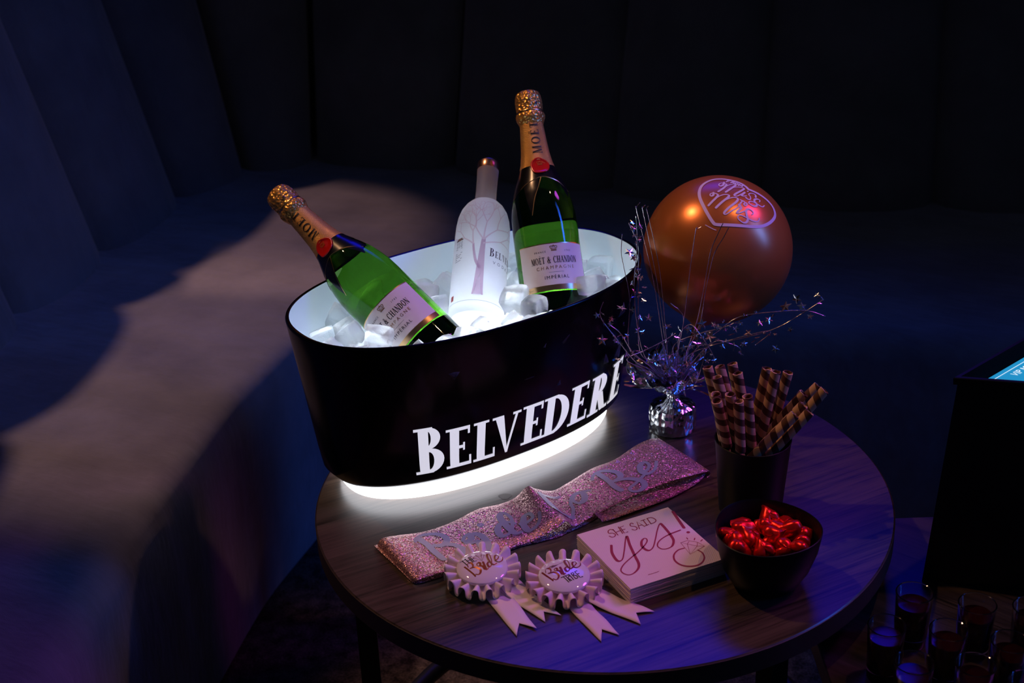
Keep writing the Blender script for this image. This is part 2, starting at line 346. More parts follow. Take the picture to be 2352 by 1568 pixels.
# ------------------------------------------------------------------ lettering (serif capitals drawn as quads, plain capitals from the built-in face)
def _rect(x0, y0, x1, y1): return [(x0, y0), (x1, y0), (x1, y1), (x0, y1)]
def _band(cx, cy, rx, ry, ix, iy, a0, a1, n=14, dx=0):
    o = []
    for k in range(n):
        p = []
        for a in (a0+(a1-a0)*k/n, a0+(a1-a0)*(k+1)/n):
            a = math.radians(a); p.append(((cx+rx*math.cos(a), cy+ry*math.sin(a)), (cx+dx+ix*math.cos(a), cy+iy*math.sin(a))))
        o.append([p[0][0], p[1][0], p[1][1], p[0][1]])
    return o
def _diag(x0, y0, x1, y1, w): return [(x0-w/2, y0), (x0+w/2, y0), (x1+w/2, y1), (x1-w/2, y1)]
def serif_glyph(ch, S=.17, h=.06):
    q = []
    def foot(cx, y, half=.15):
        q.append(_rect(cx-half, y if y < .5 else y-h*.8, cx+half, y+h*.8 if y < .5 else y))
    def stem(x): q.append(_rect(x, 0, x+S, 1)); foot(x+S/2, 0, S/2+.09); foot(x+S/2, 1, S/2+.09)
    if ch in 'EFL\u00cb':
        stem(.09); R = .56 if ch != 'L' else .54
        if ch != 'L':
            q += [_rect(.09, 1-h*1.1, R, 1), _rect(R-.05, .80, R, 1), _rect(.2, .5-h/2, .44, .5+h/2), _rect(.40, .40, .445, .60)]
        q += [_rect(.09, 0, R+.04, h*1.1), _rect(R-.01, 0, R+.04, .24)]
        if ch == '\u00cb': q += [_rect(.2, 1.13, .29, 1.22), _rect(.38, 1.13, .47, 1.22)]
        return q, .66
    if ch == 'B':
        stem(.09); q += [_rect(.1, 1-h, .30, 1), _rect(.1, .52, .30, .52+h), _rect(.1, 0, .32, h)]
        q += _band(.28, .76, .28, .24, .28-S*.95, .24-h, -90, 90)+_band(.30, .27, .34, .27, .34-S*1.05, .27-h, -90, 90); return q, .72
    if ch == 'D':
        stem(.09); q += [_rect(.1, 1-h, .32, 1), _rect(.1, 0, .32, h)]; q += _band(.30, .5, .46, .5, .46-S*1.05, .5-h, -90, 90, 18); return q, .84
    if ch == 'R':
        stem(.09); q += [_rect(.1, 1-h, .30, 1), _rect(.1, .47, .30, .47+h)]; q += _band(.28, .735, .30, .265, .30-S, .265-h, -90, 90)
        q += [[(.24, .50), (.24+S*1.1, .50), (.66, .02), (.66-S*.95, .0)]]; q += [_rect(.60, 0, .76, h)]; return q, .74
    if ch == 'V':
        q += [[(.06, 1), (.06+S*1.15, 1), (.46, 0), (.40, 0)], [(.66, 1), (.66+h, 1), (.46, 0), (.40, 0)]]; foot(.13, 1, .14); foot(.69, 1, .12); return q, .78
    if ch == 'M':
        q += [_diag(.12, 0, .17, 1, h), _diag(.20, 1, .47, 0, S*.85), _diag(.47, 0, .76, 1, h), _rect(.74, 0, .74+S*.9, 1)]
        foot(.12, 0, .11); foot(.82, 0, .15); foot(.15, 1, .10); foot(.83, 1, .12); return q, 1.0
    if ch == 'O': q += _band(.42, .5, .42, .52, .42-S, .52-h, 0, 360, 30); return q, .88
    if ch == 'C':
        q += _band(.44, .5, .42, .52, .42-S, .52-h, 48, 318, 26); q += [_rect(.70, .70, .74, .96), _rect(.72, .10, .745, .2)]; return q, .80
    if ch == 'T':
        q += [_rect(.28, 0, .28+S, 1), _rect(.02, 1-h*1.1, .72, 1), _rect(.02, .78, .06, 1), _rect(.68, .78, .72, 1)]; foot(.28+S/2, 0, .17); return q, .76
    if ch == 'H':
        for x in (.09, .60): stem(x)
        q.append(_rect(.2, .5-h/2, .65, .5+h/2)); return q, .90
    if ch == 'A':
        q += [_diag(.08, 0, .38, 1, h), _diag(.66, 0, .40, 1, S), _rect(.18, .32, .56, .32+h)]; foot(.08, 0, .12); foot(.66, 0, .15); return q, .80
    if ch == 'N':
        q += [_rect(.12, 0, .12+h, 1), _diag(.14, 1, .68, 0, S), _rect(.68, 0, .68+h, 1)]; foot(.15, 0, .12); foot(.71, 1, .12); foot(.10, 1, .1); return q, .86
    if ch == '&':
        q += _band(.36, .76, .20, .24, .10, .24-h, 0, 360, 18)+_band(.34, .27, .32, .29, .32-S, .29-h, 30, 330, 20)
        q += [_diag(.72, 0, .24, .72, S*.9), _diag(.50, .08, .74, .55, h)]; foot(.74, .56, .12); foot(.74, 0, .10); return q, .92
    return [], .4
def serif_text(s, height, spacing=0.0, S=.17, h=.06, small=1.0):
    out, x = [], 0.0
    for k, ch in enumerate(s):
        q, adv = serif_glyph(ch, S, h); sc = height*(small if k else 1.0)
        out += [[(x+px*sc, py*sc) for px, py in poly] for poly in q]; x += adv*sc+spacing
    return out, x-spacing
def refine(polys, maxlen):
    o = []
    for p in polys:
        (a, b, c, d) = p; la = max(math.dist(a, b), math.dist(d, c)); lb = max(math.dist(a, d), math.dist(b, c))
        n, m = max(1, math.ceil(la/maxlen)), max(1, math.ceil(lb/maxlen))
        g = lambda u, v: ((a[0]*(1-u)+b[0]*u)*(1-v)+(d[0]*(1-u)+c[0]*u)*v, (a[1]*(1-u)+b[1]*u)*(1-v)+(d[1]*(1-u)+c[1]*u)*v)
        for i in range(n):
            for j in range(m): o.append([g(i/n, j/m), g((i+1)/n, j/m), g((i+1)/n, (j+1)/m), g(i/n, (j+1)/m)])
    return o
def polys_data(polys, f):
    V, F = [], []
    for p in polys:
        o = len(V); V += [f(*q) for q in p]; F.append(tuple(range(o, o+len(p))))
    return V, F
_font_cache = {}
def plain_text(s, height, spacing=1.0):
    """plain sans capitals: list of triangles/polygons in the plane, centred on x, baseline 0"""
    cu = bpy.data.curves.new('text_outline', 'FONT'); cu.body = s; cu.size = height/.70; cu.space_character = spacing; cu.align_x = 'CENTER'; cu.resolution_u = 3
    o = bpy.data.objects.new('text_outline', cu); COL.objects.link(o)
    dg = bpy.context.evaluated_depsgraph_get(); me = bpy.data.meshes.new_from_object(o.evaluated_get(dg))
    ps = [[(me.vertices[i].co.x, me.vertices[i].co.y) for i in p.vertices] for p in me.polygons]
    bpy.data.objects.remove(o); bpy.data.curves.remove(cu); bpy.data.meshes.remove(me); return ps
def centre(polys, width): return [[(x-width/2, y) for x, y in p] for p in polys]

# measured outlines (metres, millimetres for the prints)
DATA = {'NAP':{'S1':[[-20.5,49.9],[-22.6,52.6],[-26.4,51.5],[-28.5,46.9],[-24.4,44.6],[-23.1,40.6],[-25.9,37.3],[-29.3,37.6],[-31.0,40.9]],'H1':[[-20.2,51.3],[-21.1,37.9]],'H2':[[-11.9,53.0],[-14.5,38.3]],'H3':[[-20.6,44.2],[-13.3,45.1]],'E1':[[-5.9,51.7],[-10.4,51.7],[-12.4,38.0],[-7.4,38.5]],'E2':[[-11.6,44.9],[-7.4,45.1]],'S2':[[7.0,50.4],[5.7,52.8],[2.8,51.0],[2.0,47.3],[5.5,44.6],[6.4,40.7],[4.2,37.8],[1.4,37.7],[-0.6,40.5]],'A1':[[7.7,37.2],[13.0,52.0],[15.8,38.9]],'A2':[[10.2,43.6],[15.0,43.4]],'I1':[[21.1,51.7],[19.7,40.0]],'I2':[[18.3,51.6],[24.0,51.9]],'I3':[[17.2,39.7],[22.3,40.2]],'D1':[[25.3,40.2],[27.2,52.6]],'D2':[[27.2,52.6],[32.7,51.8],[34.8,46.7],[33.6,42.8],[30.3,40.8],[25.3,40.2]],'yes':[[-38.6,22.7],[-45.4,9.1],[-48.1,-4.9],[-46.5,-9.6],[-40.8,-7.3],[-30.3,7.1],[-13.6,31.3],[-19.7,12.3],[-25.4,-8.1],[-29.6,-24.2],[-35.6,-33.0],[-44.9,-38.4],[-51.4,-37.8],[-54.7,-31.5],[-53.1,-24.9],[-44.8,-17.4],[-30.8,-9.8],[-18.6,-4.1],[-6.3,3.3],[1.8,10.0],[4.0,15.2],[1.9,17.1],[-3.7,13.0],[-8.3,4.4],[-8.1,-4.4],[-4.5,-7.2],[2.4,-3.1],[12.4,8.9],[24.7,24.8],[34.6,35.1],[35.4,28.8],[34.3,17.9],[32.4,6.0],[29.5,-3.7],[22.0,-12.3],[13.7,-14.0],[8.4,-11.1],[7.5,-4.3],[12.5,2.4],[21.3,7.2],[33.2,10.3],[48.3,11.8]],'bang':[[62.1,50.3],[58.2,31.2],[54.8,14.0]],'dot':[[54.0,3.4]],'dia1':[[34.4,-11.2],[43.8,-10.8],[52.0,-19.3],[54.9,-30.4],[31.5,-36.6],[34.4,-11.2],[39.8,-17.1],[47.7,-26.1],[54.9,-30.4]],'dia2':[[44.2,-13.7],[39.8,-17.1],[31.5,-36.6],[47.7,-26.1],[51.3,-20.5]],'ray1':[[46.1,-5.7],[45.7,-8.6]],'ray2':[[54.0,-10.8],[51.4,-13.9]],'ray3':[[59.9,-17.8],[56.8,-19.4]],'ring':[[32.2,-22.7],[23.7,-22.7],[14.6,-28.6],[9.6,-38.1],[10.3,-48.4],[16.3,-55.8],[25.7,-59.1],[34.8,-56.6],[41.9,-49.8],[45.1,-40.7],[43.7,-33.7]],'mark':[[-31.4,-48.5],[-24.3,-48.9],[-17.9,-48.7]]},'RO1':{'black':[[[-25.2,8.0],[-19.3,12.3]],[[-22.4,10.0],[-16.8,-0.4]],[[-19.4,13.1],[-14.2,3.6]],[[-15.6,15.4],[-10.0,4.1]],[[-16.7,8.3],[-12.6,10.3]],[[-11.5,17.7],[-14.1,15.9],[-8.5,5.3],[-5.9,7.0]],[[-11.6,10.8],[-9.2,12.3]]],'thin':[[[-10.0,14.2],[-7.0,19.0],[-0.7,20.8],[2.9,19.2],[0.3,5.9],[-10.0,14.2],[-4.5,15.9],[2.9,19.2]],[[-7.0,19.0],[-4.5,15.9],[0.3,5.9],[-0.7,16.9],[-0.7,20.8]]],'gold':[[[-19.4,-4.4],[-15.3,-10.4],[-7.6,-21.5]],[[-15.3,-4.7],[-16.3,0.4],[-14.9,3.6],[-12.1,2.6],[-10.1,-2.5],[-11.0,-6.6]],[[-12.9,-7.3],[-7.7,-6.0],[-2.0,-10.5],[-1.3,-15.4],[-3.4,-19.3],[-6.7,-18.7]],[[-1.4,-2.7],[-4.0,-4.2],[-5.6,-0.7],[-4.0,2.9],[-1.8,1.1],[-1.4,-3.5],[1.3,-4.9],[3.4,-10.0]],[[1.5,3.4],[3.6,-5.1],[5.5,-11.0],[7.4,-8.6]],[[10.3,3.6],[7.7,3.4],[6.5,-1.1],[8.6,-6.2],[10.7,-3.1],[11.2,4.4],[10.3,12.8],[8.2,21.4],[6.2,20.7],[6.5,13.9],[9.8,3.7],[13.6,-1.6],[16.9,1.5]],[[15.0,5.8],[18.4,11.5],[18.9,17.3],[17.0,20.0],[15.1,16.7],[15.5,9.1],[18.4,4.8],[21.2,5.4],[23.7,10.3],[23.7,17.0]]]},'RO2':{'black':[[[-3.8,-10.7],[1.0,-7.6]],[[-1.3,-9.4],[4.3,-18.7]],[[5.9,-16.9],[1.2,-7.7],[3.7,-5.9],[5.3,-7.9],[3.6,-11.9]],[[3.6,-11.9],[7.7,-15.9]],[[4.8,-4.9],[9.9,-14.6]],[[12.0,-12.5],[7.3,-2.9],[9.6,-1.4],[10.8,-3.8],[9.5,-6.8]],[[9.5,-6.8],[13.2,-6.9],[15.0,-9.7],[13.8,-12.2],[12.0,-12.5]],[[14.3,1.9],[11.7,-0.0],[17.4,-10.2],[20.3,-8.3]],[[14.4,-4.6],[16.5,-3.0]]],'thin':[[[-8.1,15.0],[0.8,20.8]],[[8.0,27.3],[9.8,25.5]]],'gold':[[[-24.6,1.9],[-19.5,-6.3],[-13.5,-14.6]],[[-20.5,1.3],[-20.7,7.4],[-18.9,9.9],[-15.9,7.8],[-14.9,3.2],[-16.2,-0.5]],[[-17.5,-0.4],[-11.3,0.3],[-6.8,-4.9],[-6.8,-10.1],[-9.3,-13.7],[-12.7,-11.6]],[[-7.2,3.9],[-9.5,3.2],[-11.1,5.6],[-9.7,8.2],[-8.0,7.3],[-7.3,3.5],[-4.7,1.8],[-2.8,-3.6]],[[-4.1,9.4],[-2.1,1.6],[-0.4,-4.5],[1.4,-2.4]],[[5.5,9.5],[2.9,9.7],[1.2,6.0],[2.9,1.3],[5.6,2.6],[6.9,9.4],[6.2,17.9],[4.4,25.4],[2.2,26.0],[1.3,21.3],[4.1,11.9],[7.8,6.3],[11.0,9.1]],[[8.7,7.8],[12.5,12.9],[14.6,18.1],[13.7,22.1],[11.3,21.5],[10.1,16.9],[11.5,10.6],[14.5,8.9],[17.8,11.8],[19.3,16.3],[19.1,20.6]],[[-15.5,12.3],[-12.4,12.4]],[[-12.5,14.5],[-7.6,15.0]],[[-13.6,9.6],[-11.3,12.5]],[[-10.9,11.3],[-7.6,15.0]]]},'BAL':{'heart':[[[0.348,-0.215,0.913],[0.313,-0.149,0.938],[0.244,-0.085,0.966],[0.137,-0.046,0.989],[0.029,-0.015,0.999],[-0.083,-0.015,0.996],[-0.186,-0.068,0.98],[-0.258,-0.148,0.955],[-0.301,-0.263,0.917],[-0.305,-0.384,0.872],[-0.277,-0.514,0.812],[-0.232,-0.635,0.737],[-0.182,-0.721,0.668],[-0.137,-0.751,0.646],[0.036,-0.768,0.639],[0.202,-0.76,0.618],[0.345,-0.73,0.589],[0.465,-0.675,0.572],[0.576,-0.577,0.578],[0.651,-0.466,0.599],[0.675,-0.387,0.628],[0.66,-0.304,0.687],[0.604,-0.256,0.755],[0.517,-0.229,0.825],[0.427,-0.217,0.878],[0.348,-0.215,0.913]]],'script':[[[0.041,-0.126,0.991],[0.019,-0.196,0.98],[-0.012,-0.22,0.975],[-0.035,-0.207,0.978],[-0.03,-0.169,0.985],[0.005,-0.144,0.99],[0.047,-0.163,0.986],[0.062,-0.19,0.98],[0.015,-0.266,0.964],[-0.061,-0.33,0.942]],[[-0.003,-0.274,0.962],[0.092,-0.199,0.976],[0.171,-0.157,0.973],[0.18,-0.188,0.966],[0.108,-0.276,0.955],[0.031,-0.349,0.937]],[[0.09,-0.283,0.955],[0.176,-0.231,0.957],[0.258,-0.214,0.942],[0.286,-0.232,0.93],[0.233,-0.298,0.925],[0.143,-0.384,0.912],[0.144,-0.41,0.901],[0.185,-0.399,0.898],[0.282,-0.311,0.908]],[[0.282,-0.311,0.908],[0.232,-0.38,0.895],[0.254,-0.388,0.886],[0.296,-0.366,0.882]],[[0.283,-0.401,0.872],[0.31,-0.422,0.852],[0.344,-0.405,0.847],[0.348,-0.359,0.866],[0.333,-0.327,0.885],[0.364,-0.29,0.885],[0.412,-0.274,0.869],[0.431,-0.296,0.852],[0.423,-0.33,0.844]],[[0.466,-0.384,0.797],[0.476,-0.352,0.806],[0.445,-0.35,0.824],[0.403,-0.383,0.831],[0.395,-0.418,0.818],[0.42,-0.441,0.793],[0.409,-0.478,0.777],[0.366,-0.498,0.786],[0.315,-0.482,0.818],[0.329,-0.448,0.831],[0.381,-0.435,0.816],[0.436,-0.445,0.782],[0.494,-0.442,0.749],[0.529,-0.399,0.749]],[[-0.129,-0.341,0.931],[-0.134,-0.379,0.916],[-0.158,-0.392,0.906],[-0.175,-0.379,0.909],[-0.169,-0.354,0.92],[-0.135,-0.347,0.928],[-0.094,-0.368,0.925],[-0.078,-0.398,0.914],[-0.108,-0.436,0.894],[-0.158,-0.478,0.864],[-0.213,-0.521,0.826]],[[-0.151,-0.47,0.87],[-0.061,-0.415,0.908],[0.019,-0.392,0.92],[0.062,-0.406,0.912],[0.046,-0.442,0.896],[-0.041,-0.51,0.859],[-0.126,-0.573,0.81]],[[-0.046,-0.51,0.859],[0.048,-0.462,0.885],[0.124,-0.437,0.891],[0.172,-0.45,0.876],[0.142,-0.506,0.851],[0.031,-0.593,0.805],[-0.028,-0.644,0.764],[-0.011,-0.664,0.748],[0.083,-0.617,0.782],[0.173,-0.563,0.808],[0.195,-0.542,0.818],[0.185,-0.532,0.826],[0.175,-0.548,0.818],[0.198,-0.561,0.804],[0.192,-0.584,0.789],[0.141,-0.632,0.762],[0.151,-0.645,0.749],[0.251,-0.599,0.76]],[[0.332,-0.616,0.714],[0.355,-0.594,0.722],[0.339,-0.569,0.749],[0.295,-0.563,0.772],[0.263,-0.593,0.761],[0.261,-0.647,0.716],[0.27,-0.684,0.677],[0.246,-0.719,0.65],[0.201,-0.73,0.653],[0.148,-0.708,0.691],[0.14,-0.683,0.717],[0.17,-0.663,0.729],[0.231,-0.668,0.708],[0.313,-0.681,0.662],[0.381,-0.671,0.636],[0.418,-0.645,0.639],[0.428,-0.619,0.658]]],'caps':[[[0.071,-0.113,0.991],[0.101,-0.063,0.993],[0.127,-0.075,0.989]],[[0.084,-0.09,0.992],[0.104,-0.099,0.99]],[[0.127,-0.133,0.983],[0.157,-0.082,0.984],[0.181,-0.091,0.979],[0.172,-0.113,0.979],[0.144,-0.109,0.983]],[[0.148,-0.12,0.982],[0.167,-0.143,0.975]],[[0.181,-0.144,0.973],[0.198,-0.109,0.974],[0.22,-0.11,0.969],[0.226,-0.128,0.966],[0.207,-0.157,0.966],[0.185,-0.156,0.97],[0.181,-0.144,0.973]],[[0.218,-0.182,0.959],[0.25,-0.128,0.96],[0.244,-0.175,0.954],[0.289,-0.142,0.947],[0.263,-0.189,0.946]],[[0.204,-0.461,0.864],[0.254,-0.478,0.841]],[[0.229,-0.471,0.852],[0.195,-0.517,0.834]],[[0.241,-0.514,0.823],[0.258,-0.493,0.831],[0.281,-0.489,0.826],[0.287,-0.504,0.815],[0.27,-0.525,0.807],[0.247,-0.53,0.811],[0.241,-0.514,0.823]],[[0.325,-0.272,0.906],[0.336,-0.263,0.904]],[[-0.277,-0.722,0.634],[-0.249,-0.741,0.623]],[[-0.242,-0.747,0.619],[-0.214,-0.764,0.609]],[[-0.208,-0.768,0.606],[-0.183,-0.781,0.596]],[[-0.177,-0.785,0.594],[-0.152,-0.794,0.588]]]},'SASH':[[[-0.1705,1.4419,0.502],[-0.1247,1.3616,0.502]],[[-0.1635,1.4434,0.51],[-0.1187,1.3563,0.508]],[[-0.1431,1.4472,0.511],[-0.1028,1.3616,0.51]],[[-0.1136,1.4546,0.51],[-0.0782,1.3754,0.508]],[[-0.0803,1.4753,0.509],[-0.0533,1.391,0.506]],[[-0.0502,1.5017,0.509],[-0.0241,1.4085,0.506]],[[-0.0231,1.5101,0.51],[-0.0019,1.4228,0.506]],[[-0.0036,1.5143,0.516],[0.0187,1.4307,0.508]],[[0.0123,1.5118,0.533],[0.0472,1.442,0.518]],[[0.0228,1.5154,0.527],[0.057,1.4496,0.52]],[[0.0435,1.5326,0.513],[0.0675,1.4573,0.508]],[[0.0641,1.555,0.51],[0.0842,1.4693,0.51]],[[0.096,1.5893,0.509],[0.119,1.5014,0.508]],[[0.1276,1.6075,0.511],[0.1521,1.5257,0.509]],[[0.1588,1.6377,0.514],[0.1913,1.5454,0.512]],[[0.1785,1.6494,0.516],[0.2221,1.5559,0.514]],[[0.1889,1.6589,0.511],[0.244,1.5708,0.51]]],'SASH_UNDER':[[[0.1901,1.6695,0.505],[0.2453,1.5792,0.505]],[[0.1842,1.6436,0.502],[0.2281,1.5545,0.502]],[[0.1473,1.6015,0.502],[0.1886,1.5209,0.502]],[[0.1195,1.5566,0.502],[0.1452,1.4939,0.503]],[[0.1004,1.5104,0.506],[0.117,1.4781,0.503]],[[0.0922,1.4747,0.514],[0.1015,1.473,0.502]]],'SASH_TXT':[[[2.4,0.213],[2.525,0.138],[2.85,0.088],[3.275,0.138],[3.5,0.263],[3.45,0.375],[3.15,0.425],[2.975,0.363]],[[2.6,0.175],[2.75,0.338],[2.8,0.513],[2.925,0.725]],[[2.95,0.388],[3.3,0.413],[3.675,0.513],[3.875,0.713],[3.775,0.888],[3.45,0.863]],[[4.0,0.475],[4.15,0.4],[4.3,0.413],[4.3,0.513],[4.1,0.537],[4.3,0.6],[4.45,0.625],[4.5,0.75],[4.45,0.988]],[[4.475,0.45],[4.65,0.537],[4.75,0.713],[4.675,0.9],[4.85,0.938]],[[4.8,0.338],[4.825,0.35]],[[6.325,0.55],[5.875,0.463],[5.525,0.488],[5.35,0.6],[5.45,0.725],[5.875,0.713],[6.15,0.575],[6.225,0.388],[5.925,0.238],[5.725,0.325],[5.825,0.525],[6.1,0.75],[6.475,0.763]],[[6.65,0.6],[7.1,0.613],[7.35,0.575],[7.275,0.475],[6.975,0.488],[6.775,0.65],[6.9,0.788],[7.3,0.775],[7.525,0.7],[7.675,0.575]],[[8.925,0.163],[8.975,0.45],[9.275,0.663],[9.8,0.738],[10.175,0.812]],[[9.1,0.2],[9.675,0.225],[10.15,0.225]],[[10.175,0.812],[10.525,0.663],[10.575,0.5],[10.85,0.375],[11.175,0.375],[11.3,0.475],[11.2,0.6],[10.95,0.6],[10.775,0.475],[10.975,0.375],[11.325,0.413],[11.525,0.45]],[[11.8,0.263],[11.975,0.163],[12.35,0.175],[12.75,0.3],[12.8,0.45],[12.5,0.5],[12.3,0.438]],[[12.125,0.213],[12.3,0.438],[12.375,0.625],[12.5,0.763]],[[12.375,0.488],[12.95,0.562],[13.3,0.75],[13.275,0.9],[13.025,0.963],[12.825,0.9],[12.825,0.812],[13.125,0.75],[13.475,0.663]],[[13.475,0.562],[13.675,0.588],[13.85,0.513],[13.8,0.413],[13.6,0.425],[13.5,0.562],[13.65,0.675],[13.925,0.638],[14.175,0.513]]],'WIRE':[[[0.1993,1.69,0.6353],[0.1815,1.66,0.7418],[0.1593,1.64,0.8378],[0.1582,1.64,0.8457],[0.1625,1.64,0.8517]],[[0.2015,1.69,0.6415],[0.187,1.67,0.7374],[0.1678,1.65,0.8338],[0.1667,1.65,0.8406],[0.1699,1.65,0.8445]],[[0.2026,1.69,0.6478],[0.1919,1.68,0.7451],[0.1754,1.66,0.8241],[0.1726,1.66,0.8356],[0.1747,1.66,0.8395]],[[0.2212,1.66,0.6796],[0.2254,1.64,0.7602],[0.2286,1.62,0.8198],[0.2306,1.62,0.822],[0.2359,1.62,0.8252]],[[0.238,1.66,0.6789],[0.2424,1.64,0.7299],[0.2489,1.63,0.7865],[0.2578,1.63,0.812],[0.2633,1.63,0.8248]],[[0.2425,1.66,0.6787],[0.2461,1.64,0.7357],[0.2532,1.63,0.7835],[0.2644,1.63,0.806],[0.2704,1.63,0.8189]],[[0.2211,1.66,0.6826],[0.214,1.65,0.7015],[0.2084,1.65,0.7065],[0.2028,1.65,0.7116]],[[0.1481,1.62,0.6645],[0.1481,1.62,0.7329],[0.1405,1.62,0.7776],[0.1378,1.62,0.795],[0.1389,1.62,0.8189]],[[0.1624,1.63,0.656],[0.1599,1.63,0.7197],[0.1601,1.63,0.7953],[0.1537,1.63,0.8162],[0.1478,1.63,0.8295]],[[0.1679,1.63,0.6496],[0.1568,1.62,0.7034],[0.154,1.62,0.7538],[0.1575,1.62,0.8056],[0.1558,1.62,0.8418]],[[0.1559,1.62,0.6458],[0.1322,1.6,0.6855],[0.1134,1.6,0.7125],[0.1097,1.6,0.7262],[0.1141,1.6,0.7389]],[[0.1531,1.62,0.6582],[0.1349,1.6,0.6956],[0.1215,1.6,0.708],[0.1226,1.6,0.7139],[0.1269,1.6,0.7155]],[[0.2188,1.68,0.6329],[0.2628,1.67,0.6421],[0.3135,1.67,0.6525],[0.3469,1.67,0.6636],[0.3797,1.67,0.6839],[0.4018,1.67,0.6995]],[[0.2416,1.68,0.6319],[0.2679,1.67,0.6607],[0.2955,1.67,0.68],[0.3403,1.67,0.6849],[0.3796,1.67,0.6851],[0.4055,1.67,0.6761]],[[0.2361,1.68,0.6258],[0.2853,1.67,0.6475],[0.3246,1.67,0.6571],[0.336,1.67,0.6554],[0.3168,1.67,0.6386]],[[0.2172,1.67,0.6565],[0.2296,1.66,0.6761],[0.2425,1.65,0.6648],[0.2542,1.65,0.6457],[0.2613,1.65,0.6311]],[[0.1431,1.6,0.6585],[0.1659,1.61,0.6655],[0.1888,1.62,0.6719],[0.2075,1.63,0.6786]],[[0.2516,1.67,0.6363],[0.2461,1.66,0.6161],[0.2387,1.66,0.591],[0.2286,1.66,0.583]],[[0.213,1.68,0.6395],[0.2469,1.68,0.6538],[0.2751,1.68,0.6607],[0.2919,1.68,0.6675]],[[0.2627,1.67,0.6453],[0.2855,1.67,0.6412],[0.2971,1.67,0.6344],[0.2986,1.67,0.6249]]],'STAR':[[0.148,1.62,0.7952,11],[0.1533,1.62,0.7881,9],[0.1582,1.62,0.763,9],[0.136,1.6,0.7298,11],[0.1504,1.61,0.7219,7],[0.1121,1.6,0.6869,12],[0.1387,1.6,0.7085,7],[0.1742,1.64,0.6973,9],[0.3936,1.67,0.706,7],[0.3535,1.67,0.6917,14],[0.3748,1.67,0.6909,11],[0.3675,1.67,0.7022,11],[0.315,1.67,0.6853,6],[0.3071,1.67,0.6553,9],[0.3433,1.67,0.6319,10],[0.2979,1.67,0.6274,9],[0.2433,1.65,0.6807,12],[0.2543,1.65,0.6631,13],[0.2005,1.66,0.6749,11],[0.2281,1.66,0.6688,9],[0.2114,1.66,0.6583,8],[0.1321,1.6,0.6596,8],[0.1595,1.63,0.6837,8],[0.1664,1.63,0.7254,6],[0.1574,1.63,0.8017,7],[0.1536,1.63,0.8219,8],[0.1616,1.63,0.8244,7],[0.2959,1.67,0.6707,8],[0.3213,1.67,0.6696,8],[0.3324,1.67,0.6735,9],[0.3377,1.67,0.6795,7],[0.3612,1.67,0.6593,7],[0.2678,1.67,0.6656,8],[0.2851,1.67,0.655,8],[0.3026,1.67,0.6405,8],[0.2372,1.65,0.6527,10],[0.2205,1.65,0.6471,9],[0.2265,1.65,0.625,9],[0.2038,1.65,0.6385,9],[0.1868,1.65,0.6517,9],[0.1813,1.65,0.63,8],[0.1984,1.65,0.6167,8],[0.2154,1.65,0.6129,9],[0.234,1.66,0.5976,9],[0.2533,1.66,0.6234,7],[0.262,1.67,0.6702,8],[0.2742,1.67,0.6385,7],[0.2905,1.67,0.6628,8],[0.2157,1.66,0.6705,8],[0.2341,1.65,0.6682,8],[0.1622,1.63,0.7017,7],[0.1684,1.64,0.7389,6],[0.1513,1.62,0.7539,6],[0.1439,1.61,0.6875,6],[0.1787,1.65,0.6113,7],[0.2432,1.65,0.6368,7]]}

# ------------------------------------------------------------------ the setting
def plane(name, verts, material):
    o = mesh(name, verts, [(0, 1, 2, 3)], material, None, False); return tag(o, kind='structure')
plane('floor', [(-3, -1, 0), (3.4, -1, 0), (3.4, 4.4, 0), (-3, 4.4, 0)], M['carpet'])
plane('wall_back', [(-3, 4.4, 0), (3.4, 4.4, 0), (3.4, 4.4, 3), (-3, 4.4, 3)], M['wall'])
plane('wall_left', [(-3, -1, 0), (-3, 4.4, 0), (-3, 4.4, 3), (-3, -1, 3)], M['wall'])

# ------------------------------------------------------------------ curved banquette sofa
SEAT_Z = .42
BACK = [(-1.02, .80), (-1.00, 1.25), (-.975, 1.65), (-.94, 2.02), (-.895, 2.36), (-.816, 2.661), (-.724, 2.97), (-.610, 3.165), (-.451, 3.22), (-.125, 3.11), (.223, 2.92), (.529, 2.808), (.875, 2.743), (1.23, 2.70), (1.58, 2.67), (1.95, 2.66)]
FRONT = [(-.56, .80), (-.54, 1.25), (-.515, 1.55), (-.470, 1.80), (-.430, 2.00), (-.385, 2.14), (-.335, 2.27), (-.270, 2.36), (-.180, 2.38), (-.02, 2.32), (.242, 2.215), (.528, 2.15), (.836, 2.09), (1.20, 2.05), (1.55, 2.03), (1.92, 2.02)]
sofa = empty('banquette_sofa', (0, 2.2, 0), None, 'curved channel-back banquette sofa in dark velvet around the table', 'sofa')
def off(p): return (p[0], p[1]-2.2, p[2])
bk = catmull([(x, y, 0) for x, y in BACK], 8); fr = catmull([(x, y, 0) for x, y in FRONT], 8)
V = []
prof = [(-.16, 0), (0, 0)]
rng = random.Random(5)
for b, f in zip(bk, fr):
    dirv = (f-b); ln = dirv.length; dirv /= ln
    ring = [(b-dirv*.10, SEAT_Z)]
    for k in range(1, 15): ring.append((b+dirv*(ln-.05)*k/14, SEAT_Z+.004*math.sin(math.pi*k/14)))
    for k in range(1, 7):
        a = math.pi/2*k/6; ring.append((b+dirv*(ln-.05+.05*math.sin(a)), SEAT_Z-.05*(1-math.cos(a))))
    ring += [(b+dirv*(ln+.003), .30), (b+dirv*ln, .18), (b+dirv*(ln-.01), .02)]
    for p, z in ring:
        if z > SEAT_Z-.06: z += .005*noise.noise(Vector((p.x*3.1, p.y*2.2, .3)))+.0035*noise.noise(Vector((p.x*9+p.y*4, p.y*5-p.x*6, 1.7)))
        V.append(off((p.x, p.y, z)))
